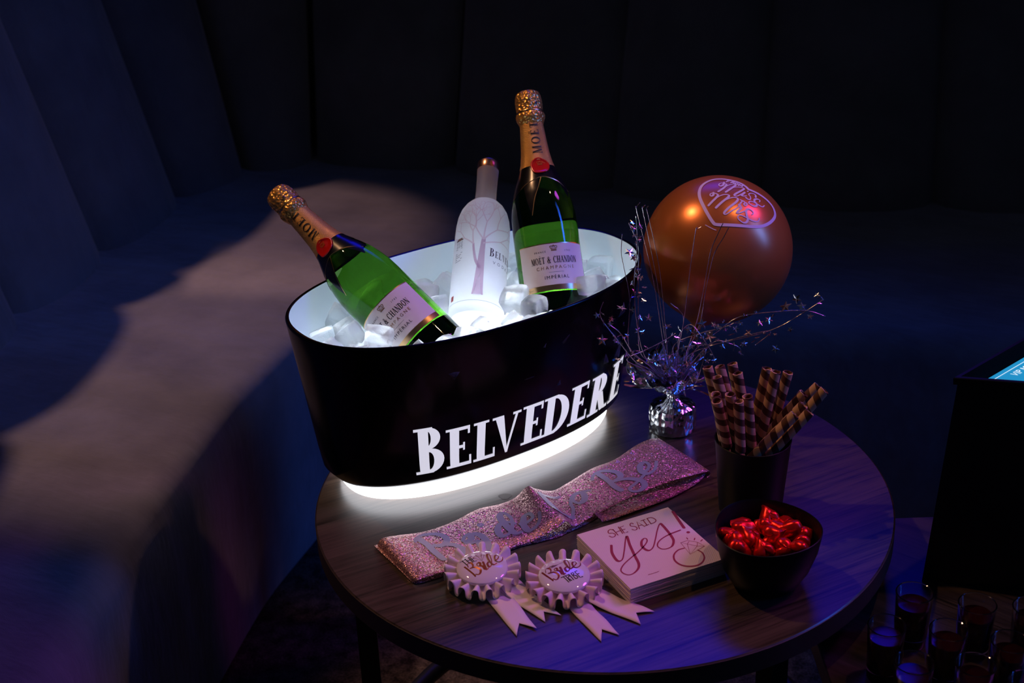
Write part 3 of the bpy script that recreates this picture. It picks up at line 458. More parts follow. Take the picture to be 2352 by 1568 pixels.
mesh('seat', V, grid_faces(len(bk), len(ring)), M['velvet'], sofa)
V = []
for b, f in zip(bk, fr):
    dirv = (f-b).normalized(); V += [off((f-dirv*.05)[:2]+(.0,)), off((f-dirv*.05)[:2]+(.05,))]
mesh('plinth', V, grid_faces(len(bk), 2), M['black_metal'], sofa)
def normal_at(P, i):
    a = Vector(P[max(i-1, 0)]); b = Vector(P[min(i+1, len(P)-1)]); t = (b-a).normalized(); return Vector((-t.y, t.x))   # outward (away from table)
BT, REC = 1.06, math.tan(math.radians(15))
for i in range(len(BACK)-1):
    p, q = Vector(BACK[i]), Vector(BACK[i+1]); n0, n1 = normal_at(BACK, i), normal_at(BACK, i+1)
    V = []; nz, ns = 14, 17
    for k in range(nz+1):
        z = .38+(BT-.38)*k/nz; o_ = max(0, z-SEAT_Z)*REC; t = (z-.38)/(BT-.38)
        top = math.sqrt(max(0.0, 1-max(0, (t-.86)/.14)**2))
        a = p+n0*o_; b = q+n1*o_; nn = -(n0+n1).normalized()
        for j in range(ns):
            s = j/(ns-1); e = (1-abs(2*s-1)**2.4)**.5
            c = a.lerp(b, s)+nn*(.068*e*(.35+.65*top)-.025)
            V.append(off((c.x, c.y, z)))
    cap0 = len(V)
    f = grid_faces(nz+1, ns)
    bb0 = p+n0*(BT-SEAT_Z)*REC+n0*.10; bb1 = q+n1*(BT-SEAT_Z)*REC+n1*.10
    V += [off((bb0.x, bb0.y, BT)), off((bb1.x, bb1.y, BT)), off((bb0.x, bb0.y, .1)), off((bb1.x, bb1.y, .1))]
    f += [tuple([cap0, ]+[nz*ns+j for j in range(ns)]+[cap0+1]), (cap0, cap0+1, cap0+3, cap0+2)]
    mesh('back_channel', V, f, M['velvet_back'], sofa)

# ------------------------------------------------------------------ round side table
T = .5; TC = (.106, 1.547); TR = .36
tab = empty('round_table', (TC[0], TC[1], 0), None, 'round dark wood table with black metal legs carrying the party things', 'table')
lathe('tabletop', [(0, T-.028), (TR-.001, T-.028), (TR, T-.026), (TR, T-.0012), (TR-.0012, T), (0, T)], M['wood'], tab, 128, None, 30)
lathe('edge_band', [(TR+.0002, T-.0275), (TR+.0009, T-.027), (TR+.0009, T-.0015), (TR+.0002, T-.001)], M['edge'], tab, 128)
for a in (186, 250, 304, 95):
    x, y = .310*math.cos(math.radians(a)), .310*math.sin(math.radians(a))
    v, f = box_data(-.0125, .0125, -.0125, .0125, 0, T-.028)
    o = mesh('leg', v, f, M['black_metal'], tab, False); o.location = (x, y, 0); o.rotation_euler = (0, 0, math.radians(a))
ringp = [(.298*math.cos(2*math.pi*k/64), .298*math.sin(2*math.pi*k/64), .09) for k in range(65)]
v, f = tube_data(ringp, .0125, 8, False); mesh('base_ring', v, f, M['black_metal'], tab)
v, f = box_data(-.28, .28, -.012, .012, T-.05, T-.0285); mesh('cross_bar', v, f, M['black_metal'], tab, False)
kn = [(.016*(1+.25*math.sin(3*a))*math.cos(a)*.5, .007*math.sin(a), T+.0002) for a in [2*math.pi*k/16 for k in range(16)]]
o = mesh('wood_knot', [(x-.122, y-.003, z) for x, y, z in kn], [tuple(range(16))], M['edge'], tab, False)

# ------------------------------------------------------------------ low square table with shots and menu box
LZ = .42
low = empty('low_table', (.66, 1.265, 0), None, 'low square wooden table beside the round table under the shot glasses', 'table')
bevel_box('tabletop', -.322, .33, -.32, .32, LZ-.03, LZ, M['wood_low'], low, .0015, 1)
for x in (-.215, .29):
    for y in (-.28, .28):
        v, f = box_data(x-.015, x+.015, y-.015, y+.015, 0, LZ-.03); mesh('leg', v, f, M['black_metal'], low, False)

BX = Vector((.490, 1.441, LZ))
bx = empty('menu_box', BX, None, 'tall black open-topped box with glowing blue menu screen', 'menu display')
BASE = [(.0, .0), (.29, -.075), (.33, .16), (.20, .172)]          # plan of the box, one slanted side
def inset(P, d):
    out = []; n = len(P)
    for k in range(n):
        a, b, c = Vector(P[k-1]), Vector(P[k]), Vector(P[(k+1) % n]); e1 = (b-a).normalized(); e2 = (c-b).normalized(); n1 = Vector((-e1.y, e1.x)); n2 = Vector((-e2.y, e2.x))
        m_ = (n1+n2); m_ = m_/m_.dot(n1); out.append((b.x+m_.x*d, b.y+m_.y*d))
    return out
bh = .28; TOPP = [(x+.010 if k in (0, 3) else x+.012, y-.003) for k, (x, y) in enumerate(BASE)]
rs = [[(x, y, 0) for x, y in BASE], [(x, y, bh-.010) for x, y in inset(TOPP, .003)], [(x, y, bh-.009) for x, y in inset(TOPP, .0005)], [(x, y, bh-.001) for x, y in inset(TOPP, .0)], [(x, y, bh) for x, y in inset(TOPP, .0008)], [(x, y, bh) for x, y in inset(TOPP, .0045)]]
V = [p for r in rs for p in r]; F = [(3, 2, 1, 0)]; nr = len(rs)
for k in range(nr-1):
    for j in range(4): F.append((4*k+j, 4*k+(j+1) % 4, 4*k+4+(j+1) % 4, 4*k+4+j))
TR_ = [[(x, y, bh-.0002) for x, y in inset(TOPP, .0044)], [(x, y, bh-.055) for x, y in inset(TOPP, .0055)]]
mesh('inner_tray', TR_[0]+TR_[1], [(j, (j+1) % 4, 4+(j+1) % 4, 4+j) for j in range(4)]+[(4, 5, 6, 7)], M['box_inside'], bx, False)
mesh('shell', V, F, M['box_rim'], bx, False)
SCR = inset(TOPP, .016); sd = (Vector(SCR[3])-Vector(SCR[0])).normalized()
zt_ = bh-.013
V = [(x, y, bh-.054) for x, y in SCR]+[(x, y, zt_) for x, y in SCR]
scr = mesh('menu_screen', V, [(3, 2, 1, 0), (4, 5, 6, 7)]+[(j, (j+1) % 4, 4+(j+1) % 4, 4+j) for j in range(4)], M['screen'], bx, False)
an = math.atan2(sd.y, sd.x); o0 = Vector(SCR[0])+sd*.072+Vector((sd.y, -sd.x))*.020
V, F = [], []
for p in plain_text('VIP MENU', .0085):
    o_ = len(V); V += [(o0.x+x*math.cos(an)-y*math.sin(an), o0.y+x*math.sin(an)+y*math.cos(an), zt_+.0004) for x, y in p]; F.append(tuple(range(o_, o_+len(p))))
mesh('menu_lettering', V, F, M['screen_text'], scr, False)
l0 = Vector(SCR[0])+sd*.012+Vector((sd.y, -sd.x))*.006; l1 = l0+sd*.15; pp = Vector((sd.y, -sd.x))*.0009
mesh('menu_line', [(q.x, q.y, zt_+.0004) for q in (l0, l1, l1+pp, l0+pp)], [(0, 1, 2, 3)], M['screen_text'], scr, False)

sg_prof = [(0, .0), (.0165, 0), (.0175, .0015), (.0176, .010), (.0182, .014), (.0206, .066), (.0212, .0695), (.0206, .0705), (.0196, .0698), (.0190, .066), (.0165, .0155), (.014, .0125), (0, .0118)]
lq_prof = [(0, .0126), (.0138, .0133), (.0163, .0162), (.0183, .0545), (.0178, .0552), (0, .0550)]
SHOTS = [(.397, 1.264), (.443, 1.322), (.461, 1.252), (.409, 1.199), (.471, 1.192), (.506, 1.297), (.520, 1.228), (.563, 1.286), (.516, 1.160)]
for k, (x, y) in enumerate(SHOTS):
    if k == 0:
        g0 = empty('shot_glass', (x, y, LZ), None, 'small shot glass of dark red liquor on the low table', 'shot glass', 'shot glasses on the low table')
        a0 = lathe('glass', sg_prof, M['clear_glass'], g0, 40); b0 = lathe('liquor', lq_prof, M['shot'], g0, 40)
    else:
        g = g0.copy(); COL.objects.link(g); g.location = (x, y, LZ); g.rotation_euler = (0, 0, k*.7)
        for ch in (a0, b0):
            c = ch.copy(); COL.objects.link(c); c.parent = g

# ------------------------------------------------------------------ LED ice bucket
BC, BA, SN = (-.0513, 1.684), .5864, 2.3
_zz = [.522, .526, .535, .56, .733]; _aa = [.205, .214, .2215, .2255, .2475]; _bb = [.092, .100, .1075, .1115, .144]
def oval(a, b, th, n=SN):
    c, s = math.cos(th), math.sin(th)
    return (a*math.copysign(abs(c)**(2/n), c), b*math.copysign(abs(s)**(2/n), s))
def oval_mesh(name, rings, material, parent, close_first=False, close_last=False, n=120, auto=40):
    V, F = [], []
    for z, a, b in rings:
        for k in range(n):
            x, y = oval(a, b, 2*math.pi*k/n); V.append((x, y, z-T))
    F = [(i*n+k, i*n+(k+1) % n, (i+1)*n+(k+1) % n, (i+1)*n+k) for i in range(len(rings)-1) for k in range(n)]
    if close_first: F.append(tuple(range(n))[::-1])
    if close_last: F.append(tuple((len(rings)-1)*n+k for k in range(n)))
    return mesh(name, V, F, material, parent, True, auto)
def AB(z): return float(np.interp(z, _zz, _aa)), float(np.interp(z, _zz, _bb))
bk_o = empty('ice_bucket', (BC[0], BC[1], T), (0, 0, BA), 'large oval black ice bucket with glowing white base and lettering', 'ice bucket')
R_ = [(.5225, .15, .05), (.5222, .203, .090)]+[(z, a, b) for z, a, b in zip(_zz, _aa, _bb)]
R_ += [(.7355, .2475, .144), (.737, .2465, .143), (.7372, .2445, .141), (.7365, .2428, .1393)]
oval_mesh('outer_shell', R_, M['gloss_black'], bk_o, True)
FLOOR_Z = .618
a1, b1 = AB(FLOOR_Z)
oval_mesh('liner', [(.7362, .2430, .1395), (.7352, .2422, .1387), (.70, AB(.70)[0]-.007, AB(.70)[1]-.007), (.66, AB(.66)[0]-.0075, AB(.66)[1]-.0075), (FLOOR_Z+.012, a1-.009, b1-.009), (FLOOR_Z+.003, a1-.012, b1-.012), (FLOOR_Z, a1-.02, b1-.02)], M['liner'], bk_o)
oval_mesh('light_floor', [(FLOOR_Z-.004, a1-.014, b1-.014), (FLOOR_Z+.0002, a1-.0145, b1-.0145), (FLOOR_Z+.0005, a1-.02, b1-.02)], M['led_floor'], bk_o, True, True)
oval_mesh('light_base', [(.5002, .180, .078), (.5004, .190, .088), (.503, .1975, .0955), (.509, .2005, .0985), (.516, .2000, .098), (.5245, .197, .095)], M['led_base'], bk_o, True, True)
# lettering wraps round the front of the shell
_ths = [math.radians(-180+.5*k) for k in range(361)]
_pr = [oval(*AB(.58), t) for t in _ths]; _s = [0.0]
for p, q in zip(_pr[:-1], _pr[1:]): _s.append(_s[-1]+math.dist(p, q))
def shell_pt(s, z, lift=.0006):
    th = float(np.interp(s, _s, _ths)); a, b = AB(z); x, y = oval(a, b, th)
    x2, y2 = oval(a, b, th+.01); t = Vector((x2-x, y2-y)).normalized(); return Vector((x+t.y*lift, y-t.x*lift, z-T))
LET = [('B', .1305, .168, .0705), ('E', .1705, .2045, .061), ('L', .2075, .2385, .0605), ('V', .2335, .2755, .060), ('E', .2785, .312, .060), ('D', .3115, .3555, .060), ('E', .3570, .3915, .060), ('R', .3955, .4405, .060), ('E', .4435, .4790, .0605)]
for ch, s0, s1, hh in LET:
    q, adv = serif_glyph(ch, .215, .075)
    xs = [x for p in q for x, y in p]; x0, x1 = min(xs), max(xs)
    zb = .545+(.0015 if .27 < s0 < .39 else 0)
    polys = refine([[(s0+(x-x0)/(x1-x0)*(s1-s0), zb+y*hh) for x, y in p] for p in q], .006)
    v, f = polys_data(polys, lambda s, z: shell_pt(s, z)); mesh('letter', v, f, M['led_letter'], bk_o, False)

# ------------------------------------------------------------------ bottles
def frame(base, axis, turn):
    """matrix with z along the bottle and -y turned towards the photographer"""
    z = Vector(axis).normalized(); v = (CAMP-Vector(base)); v = (v-z*v.dot(z)).normalized()
    v = Matrix.Rotation(turn, 3, z) @ v; y = -v; x = y.cross(z)
    return Matrix(((x.x, y.x, z.x, base[0]), (x.y, y.y, z.y, base[1]), (x.z, y.z, z.z, base[2]), (0, 0, 0, 1)))
GP = [(.041, .0), (.0432, .0025), (.044, .008), (.044, .125), (.0433, .143), (.0415, .156), (.038, .172), (.0335, .185), (.0288, .196), (.0245, .206), (.0212, .217), (.0188, .231), (.0173, .246), (.0160, .262), (.0150, .278), (.0147, .300)]
def gr(z): return float(np.interp(z, [p[1] for p in GP], [p[0] for p in GP]))
def on(th, z, lift=.0003, rf=gr): r = rf(z)+lift; return Vector((r*math.sin(th), -r*math.cos(th), z))
def patch(name, t0, t1, zlo, zhi, material, parent, lift=.0003, nu=28, nv=10, rf=gr):
    V = []
    for i in range(nu):
        t = t0+(t1-t0)*i/(nu-1); a, b = (zlo(t) if callable(zlo) else zlo), (zhi(t) if callable(zhi) else zhi)
        for j in range(nv): V.append(on(t, a+(b-a)*j/(nv-1), lift, rf))
    return mesh(name, V, grid_faces(nu, nv), material, parent)
def champagne(base, axis, turn, label):
    e = empty('champagne_bottle', (0, 0, 0), None, label, 'bottle'); e.matrix_world = frame(base, axis, turn)
    pr = [(0, .022), (.012, .018), (.028, .006), (.036, .0005)]+GP[0:1]+GP[1:]+[(.0125, .302), (0, .302)]
    lathe('glass_body', pr, M['green_glass'], e, 72)
    lathe('dark_base_plug', [(0, .036), (.014, .0355), (.030, .034), (.0385, .0335), (.0431, .0335), (.0431, .0045), (.036, .0025), (.026, .010), (.012, .0215), (0, .0255)][::-1], M['base_plug'], e, 56)  # opaque plug added to keep the floor glow out of the bottle base
    # gold neck foil and crumpled cap
    fp = [(gr(z)+.0006, z) for z in (.2095, .217, .231, .246, .262, .274)]
    lathe('neck_foil', [(fp[0][0]-.0004, fp[0][1])]+fp, M['gold_foil'], e, 64)
    cp = [(.0150, .268), (.0166, .2725), (.0192, .279), (.0200, .283), (.0186, .2865), (.0176, .289), (.0180, .295), (.0182, .303), (.0176, .310), (.0155, .3155), (.0110, .3182), (.0055, .3190), (0, .3192)]
    lathe('foil_cap', cp, M['gold_crumple'], e, 64, lambda t, z: 1+.045*noise.noise(Vector((math.cos(t)*2.2, math.sin(t)*2.2, z*90)))+.028*math.sin(13*t+z*60)*(1 if z < .312 else .4))
    v, f = lathe_data([(.0183, .2865), (.0189, .2880), (.0183, .2895)], 48); mesh('wire_ring', v, f, M['gold'], e)
    # letters running up the neck
    ps, wd = serif_text('MO\u00cbT', .0122, .0024, .16, .055)
    v, f = polys_data(refine(ps, .003), lambda u, vv: on(-(vv-.0061)/.0185, .226+u*(.046/wd), .0011)); mesh('neck_lettering', v, f, M['ink'], e, False)
    st = [(.0026*(1 if k % 2 == 0 else .42)*math.sin(math.pi*k/5), .0026*(1 if k % 2 == 0 else .42)*math.cos(math.pi*k/5)) for k in range(10)]
    V = [on(.35+x/.018, .297+y, .0012, lambda z: .0185) for x, y in st]; mesh('cap_star', V, [tuple(range(10))], M['ink'], e, False)
    # black collar with gold edges and two pointed tails
    patch('collar', -math.pi, math.pi, .1945, .2105, M['black_paper'], e, .0004, 60, 8)
    top = lambda t: .1955
    edge = lambda t: .1905-.020*(abs(t)/1.2)**1.6
    patch('collar_front', -1.45, 1.30, edge, .1975, M['black_paper'], e, .00035, 40, 8)
    tail = lambda t: .1905-.053*max(0, 1-abs((t+.50)/.36))
    patch('collar_tail', -.86, -.10, tail, .1905, M['black_paper'], e, .0005, 32, 10)
    tail2 = lambda t: .183-.024*max(0, 1-abs((t-.90)/.28))
    patch('collar_tail', .62, 1.18, tail2, .186, M['black_paper'], e, .0005, 20, 8)
    def gold_line(pts, wd):
        P3 = [on(t, z, 0) for t, z in pts]
        v, f = ribbon3d(P3, lambda p: Vector((p.x, p.y, 0)).normalized(), wd, .0009, 8, None, None, True, False); mesh('gold_edge', v, f, M['gold'], e, False)
    gold_line([(-1.3, edge(-1.3)), (-.8, edge(-.8)+.001), (-.4, edge(-.4)), (-.05, .1908), (.3, edge(.3)), (.7, edge(.7)), (1.1, edge(1.1)-.003)], .0011)
    gold_line([(-.06, .1905), (-.22, .176), (-.38, .160), (-.50, .1375)], .0010)
    # red seal
    sl = []
    for k in range(6): sl.append((.0122-.0006*k if k < 5 else .0088, [.0002, .0016, .0022, .0022, .0016, .0012][k]))
    V, F = [], []; ns = 40
    for r, hh in [(.0120, .0), (.0122, .0012), (.0114, .0022), (.0100, .0020), (.0094, .0012), (.0050, .0013), (0, .0014)]:
        for k in range(ns):
            a = 2*math.pi*k/ns; rr = r*(1+.05*math.sin(3*a+1)+.03*math.sin(5*a)); u, vv = rr*math.cos(a), rr*math.sin(a)
            V.append(on(u/.0225, .2085+vv, hh+.0007, lambda z: .0235-.0225*.0+(.2085-z)*.42))
    F = grid_faces(7, ns, False, True); mesh('wax_seal', V, F, M['seal'], e)
    sf = lambda u, vv: on(u/.0225, .2085+vv, .0026, lambda z: .0235+(.2085-z)*.42)
    v, f = polys_data(crown(.0075), sf); mesh('seal_crown', v, f, M['seal_gold'], e, False)
    # label
    lt = 1.16
    patch('label', -lt, lt, .0420, .0970, M['label'], e, .0004, 40, 8)
    patch('label_edge', -lt, lt, .0967, .0979, M['gold'], e, .0005, 40, 3)
    patch('label_band', -lt, lt, .0350, .0422, M['gold'], e, .0005, 40, 3)
    lf = lambda u, vv: on(u/.044, vv, .0007)
    def put(name, polys, z, m, sub=.004): v, f = polys_data([[(x, y+z) for x, y in p] for p in (refine(polys, sub) if sub else polys)], lf); mesh(name, v, f, m, e, False)
    ps, wd = serif_text('MO\u00cbT & CHANDON', .0088, .0006, .19, .07); k = .064/wd; put('label_lettering', [[(x*k-.032, y) for x, y in p] for p in ps], .0708, M['ink'])
    put('label_lettering', plain_text('CHAMPAGNE', .0044, 1.55), .0630, M['ink_bronze'], 0)
    put('label_lettering', plain_text('IMP\u00c9RIAL', .0044, 1.35), .0500, M['ink'], 0)
    put('label_lettering', [[(x-.0185, y) for x, y in p] for p in plain_text('FRANCE', .0024, 1.35)], .0855, M['ink'], 0)
    put('label_lettering', [[(x+.0185, y) for x, y in p] for p in plain_text('1743', .0024, 1.5)], .0855, M['ink'], 0)
    put('label_line', [_rect(-.010, 0, .010, .0004)], .0585, M['ink_grey'])
    put('label_crown', crown(.0100), .0868, M['ink_bronze'], 0)
    put('label_lettering', [[(x-.040, y) for x, y in p] for p in plain_text('12%vol', .0028)], .0372, M['ink_bronze'], 0)
    return e
def crown(w):
    k = w/10; P = []
    P.append(_rect(-3.6*k, 0, 3.6*k, 1.5*k)); P.append(_rect(-3.4*k, 1.9*k, 3.4*k, 2.4*k))
    def arc(x0, y0, x1, y1, bx, by, wd):
        pts = catmull([(x0, y0, 0), (bx, by, 0), (x1, y1, 0)], 5); v, f = ribbon3d(pts, lambda p: Vector((0, 0, 1)), wd, 0, 1, None, None, False, False)
        return [[(v[i].x, v[i].y) for i in g] for g in f]
    for s in (-1, 1):
        P += arc(s*3.3*k, 2.4*k, s*.3*k, 6.6*k, s*4.6*k, 6.2*k, .8*k); P += arc(s*1.6*k, 2.4*k, 0, 6.2*k, s*1.9*k, 5.2*k, .5*k)
        P.append(_rect(s*2.4*k-.35*k, 2.8*k, s*2.4*k+.35*k, 4.2*k))
    P.append(_rect(-.35*k, 2.8*k, .35*k, 4.4*k)); P.append(_rect(-.3*k, 6.4*k, .3*k, 8.2*k)); P.append(_rect(-.9*k, 7.1*k, .9*k, 7.6*k)); return P
BOT1 = ((-.089, 1.622, .660), (-.674, .488, .554)); BOT2 = ((.061, 1.720, .660), (-.087, .549, .831)); BOT3 = ((-.047, 1.700, .672), (.094, .794, .600))
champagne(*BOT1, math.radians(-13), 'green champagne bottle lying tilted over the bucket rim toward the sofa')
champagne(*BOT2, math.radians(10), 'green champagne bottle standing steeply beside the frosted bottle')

def vodka(base, axis, turn):
    e = empty('frosted_bottle', (0, 0, 0), None, 'frosted white spirit bottle with tree print and copper cap in ice', 'bottle'); e.matrix_world = frame(base, axis, turn)
    VP = [(.0325, 0), (.0360, .003), (.0370, .009), (.0370, .130), (.0366, .143), (.0350, .156), (.0318, .167), (.0268, .176), (.0210, .1825), (.0165, .1855)]
    vr = lambda z: float(np.interp(z, [p[1] for p in VP], [p[0] for p in VP]))
    lathe('glass_body', [(0, .010), (.014, .008), (.026, .0015)]+VP+[(.0120, .187), (0, .187)], M['frost'], e, 72)
    lathe('neck', [(.0152, .1850), (.0146, .190), (.0143, .205), (.0145, .225), (.0150, .236), (.0150, .2395), (0, .2395)], M['frost_neck'], e, 48)
    lathe('cap', [(.0146, .2385), (.0152, .2400), (.0153, .2505), (.0147, .2520), (0, .2522)], M['copper'], e, 48)
    sf = lambda t, z, l=.0004: on(t, z, l, vr)
    def stroke(name, pts, w0, w1, m):
        P = catmull([(t, z, 0) for t, z in pts], 5); V = []
        for i, p in enumerate(P):
            a = P[max(i-1, 0)]; b = P[min(i+1, len(P)-1)]; tx, tz = (b.x-a.x)*.037, b.y-a.y; ln = math.hypot(tx, tz) or 1; wd = (w0+(w1-w0)*i/(len(P)-1))/2
            V += [sf(p.x-tz/ln*wd/.037, p.y+tx/ln*wd), sf(p.x+tz/ln*wd/.037, p.y-tx/ln*wd)]
        return V, [(2*i, 2*i+2, 2*i+3, 2*i+1) for i in range(len(P)-1)]
    # trunk of the printed tree
    v, f = stroke('', [(.04, .022), (.05, .034), (.07, .060), (.09, .085), (.12, .108)], .0155, .0050, M['tree']); mesh('tree_trunk_print', v, f, M['tree'], e, False)
    D = [stroke('', [(.06, .062), (-.10, .072), (-.20, .088), (-.24, .100)], .0042, .0026, None)]
    mesh('tree_bough_print', *D[0], M['tree'], e, False)
    rg = random.Random(3); parts = []
    def grow(t, z, ang, ln, wd, dep):
        t2 = t+math.sin(ang)*ln/.037; z2 = z+math.cos(ang)*ln
        if z2 > .170: z2 = .170
        mt, mz = (t+t2)/2+rg.uniform(-.03, .03), (z+z2)/2
        parts.append(stroke('', [(t, z), (mt, mz), (t2, z2)], wd, wd*.65, None))
        if dep > 0:
            for s in ((-1, 1) if rg.random() < .85 else (-1, 0, 1)): grow(t2, z2, ang+s*rg.uniform(.30, .62), ln*rg.uniform(.68, .86), wd*.68, dep-1)
    for a, l, s in ((-.55, .022, (.11, .106)), (.10, .026, (.12, .108)), (.75, .026, (.12, .106)), (1.25, .026, (.11, .100)), (-.9, .018, (-.24, .099)), (-.1, .02, (-.24, .099))): grow(s[0], s[1], a, l, .0022, 4)
    mesh('tree_branches_print', *join_data(parts), M['tree_pale'], e, False)
    ps, wd = serif_text('BELVEDERE', .0125, .0012, .17, .045, .80); k = .060/wd
    v, f = polys_data(refine(ps, .004), lambda u, vv: sf(.37+u*k*1.0/.037, .082+vv)); mesh('bottle_lettering', v, f, M['ink'], e, False)
    v, f = polys_data(plain_text('VODKA', .0045, 1.9), lambda u, vv: sf(.98+u/.037, .0715+vv)); mesh('bottle_lettering', v, f, M['ink_grey'], e, False)
    # small printed house and text block on the side
    H = [_rect(0, 0, .013, .0006), _rect(0, .0125, .013, .0132)]
    for c in range(3):
        for r in range(2): H += [_rect(.0012+c*.0042, .002+r*.0052, .0036+c*.0042, .0026+r*.0052), _rect(.0012+c*.0042, .005+r*.0052, .0036+c*.0042, .0056+r*.0052), _rect(.0012+c*.0042, .002+r*.0052, .0017+c*.0042, .0056+r*.0052), _rect(.0031+c*.0042, .002+r*.0052, .0036+c*.0042, .0056+r*.0052)]
    H.append([(0, .0132), (.013, .0132), (.0105, .0165), (.0025, .0165)])
    v, f = polys_data(H, lambda u, vv: sf(-1.02+u/.037, .096+vv)); mesh('house_print', v, f, M['ink_grey'], e, False)
    B = []
    for r in range(5): B.append(_rect(0, -.003*r, .013-.002*(r % 3), -.003*r+.0007))
    v, f = polys_data(B, lambda u, vv: sf(-1.02+u/.037, .089+vv)); mesh('small_print', v, f, M['ink_grey'], e, False)
    v, f = polys_data([_rect(0, 0, .006, .008)], lambda u, vv: sf(-1.08+u/.037, .018+vv)); mesh('tax_stamp_print', v, f, M['red_ink'], e, False)
    V, F = ribbon3d([on(t, .0135, 0, vr) for t in [-1.2+.1*k for k in range(25)]], lambda p: Vector((p.x, p.y, 0)).normalized(), .0004, .0003, 1, None, None, False, False)
    mesh('base_line', V, F, M['ink_grey'], e, False)
    return e
vodka(*BOT3, math.radians(-4))

# ------------------------------------------------------------------ ice cubes, settled round the bottles
def ice_mesh(seed):
    rg = random.Random(seed); bm = bmesh.new(); bmesh.ops.create_cube(bm, size=2.0)
    bmesh.ops.subdivide_edges(bm, edges=list(bm.edges), cuts=4, use_grid_fill=True)
    sx, sy, sz = (rg.uniform(.86, 1.12) for _ in range(3)); tp = rg.uniform(.72, .95)
    for v in bm.verts:
        c = v.co.copy(); n = c.normalized()*1.28; m_ = max(abs(c.x), abs(c.y), abs(c.z)); c = c.lerp(n, .06+.26*((c.length-1)/.73))
        k = 1-(1-tp)*(c.z*.5+.5); c = Vector((c.x*k*sx, c.y*k*sy, c.z*sz)); c += c.normalized()*.10*noise.noise(c*1.1+Vector((seed*3.1, 0, 0)))
        v.co = c*.0156
    me = bpy.data.meshes.new('ice_cube'); bm.to_mesh(me); bm.free(); me.materials.append(M['ice'])
    me.polygons.foreach_set('use_smooth', [True]*len(me.polygons)); return me
ICE = [ice_mesh(k) for k in range(7)]
def settle(n=255, seed=4, rad=.0172):
    rg = np.random.RandomState(seed); ca, sa = math.cos(BA), math.sin(BA)
    P = np.stack([rg.uniform(-.21, .21, n), rg.uniform(-.11, .11, n), rg.uniform(FLOOR_Z+rad, FLOOR_Z+.10, n)], 1)   # bucket-local
    caps = []
    for (b, d), r, ln in ((BOT1, .045, .2), (BOT2, .045, .2), (BOT3, .038, .17)):
        b = np.array(b); d = np.array(d)/np.linalg.norm(d); q = b-np.array([BC[0], BC[1], 0])
        R = np.array([[ca, sa, 0], [-sa, ca, 0], [0, 0, 1]]); caps.append((R@q, R@d, r, ln))
    for it in range(420):
        P[:, 2] -= .0006 if it < 320 else .0002
        for _ in range(2):
            D = P[:, None]-P[None]; dist = np.sqrt((D**2).sum(-1))+1e-9; np.fill_diagonal(dist, 9)
            ov = np.maximum(0, 2*rad-dist); P += (.30*ov[..., None]*D/dist[..., None]).sum(1)
            for b, d, r, ln in caps:
                v = P-b; t = np.clip(v@d, -.0, ln); c = b+t[:, None]*d; e = P-c; l = np.linalg.norm(e, axis=1)+1e-9
                inside = (v@d > -rad); o = np.where(inside, np.maximum(0, r+rad*.86-l), 0); P += (o/l)[:, None]*e
            z = np.clip(P[:, 2], .56, .733); a = np.interp(z, _zz, _aa)-.0085-rad*.92; b2 = np.interp(z, _zz, _bb)-.0085-rad*.92
            s = ((np.abs(P[:, 0]/a))**SN+(np.abs(P[:, 1]/b2))**SN)**(1/SN); k = np.where(s > 1, 1/s, 1); P[:, 0] *= k; P[:, 1] *= k
            P[:, 2] = np.maximum(P[:, 2], FLOOR_Z+rad*.86)
    return P
def hidden(p):
    """keep the bottle fronts clear of ice, as the bottles were pushed in from above"""
    w_ = Vector((BC[0]+p[0]*math.cos(BA)-p[1]*math.sin(BA), BC[1]+p[0]*math.sin(BA)+p[1]*math.cos(BA), p[2]))
    for (b, d), r, lo, hi in ((BOT3, .040, -.040, .14), (BOT1, .038, .032, .13), (BOT2, .036, .040, .13)):
        b = Vector(b); d = Vector(d).normalized(); f_ = (CAMP-b); f_ = (f_-d*f_.dot(d)).normalized(); s_ = d.cross(f_)
        q = w_-b
        if lo < q.dot(d) < hi and q.dot(f_) > 0 and abs(q.dot(s_)) < r: return True
    return False
IP = settle(); rg = random.Random(8)
for k, p in enumerate(IP):
    if p[2] > .727: continue
    if hidden(p) or (-.13 < p[0] < .13 and p[2] > .700): continue
    o = bpy.data.objects.new('ice_cube', ICE[k % 7]); COL.objects.link(o)
    x = BC[0]+p[0]*math.cos(BA)-p[1]*math.sin(BA); y = BC[1]+p[0]*math.sin(BA)+p[1]*math.cos(BA)
    o.location = (x, y, p[2]); o.rotation_euler = (rg.uniform(0, 6.3), rg.uniform(0, 6.3), rg.uniform(0, 6.3)); s = rg.uniform(.84, 1.16); o.scale = (s, s, s)
    tag(o, 'cloudy ice cube heaped around the bottles inside the bucket', 'ice cube', 'ice cubes in the bucket')

# ------------------------------------------------------------------ balloon with heart print
BCN, BR = Vector((.2842, 1.800, .722)), .1007
WT = Vector((.2145, 1.705, T))
bal = empty('balloon', BCN, None, 'shiny rose gold balloon with printed heart behind the foil spray', 'balloon')
kd = (Vector((.235, 1.725, .585))-BCN).normalized()           # the knot points down to the weight
V, F = [], []; nu, nv = 56, 72
ax = kd; ux = ax.orthogonal().normalized(); uy = ax.cross(ux)
for i in range(nu+1):
    a = math.pi*i/nu; r = BR*math.sin(a); h = BR*math.cos(a)
    if a < .30: h += .012*(1-a/.30)**2
    for j in range(nv):
        t = 2*math.pi*j/nv; V.append(ax*h+ux*r*math.cos(t)+uy*r*math.sin(t))
F = [(i*nv+j, i*nv+(j+1) % nv, (i+1)*nv+(j+1) % nv, (i+1)*nv+j) for i in range(nu) for j in range(nv)]
body = mesh('balloon_body', V, F, M['balloon'], bal)
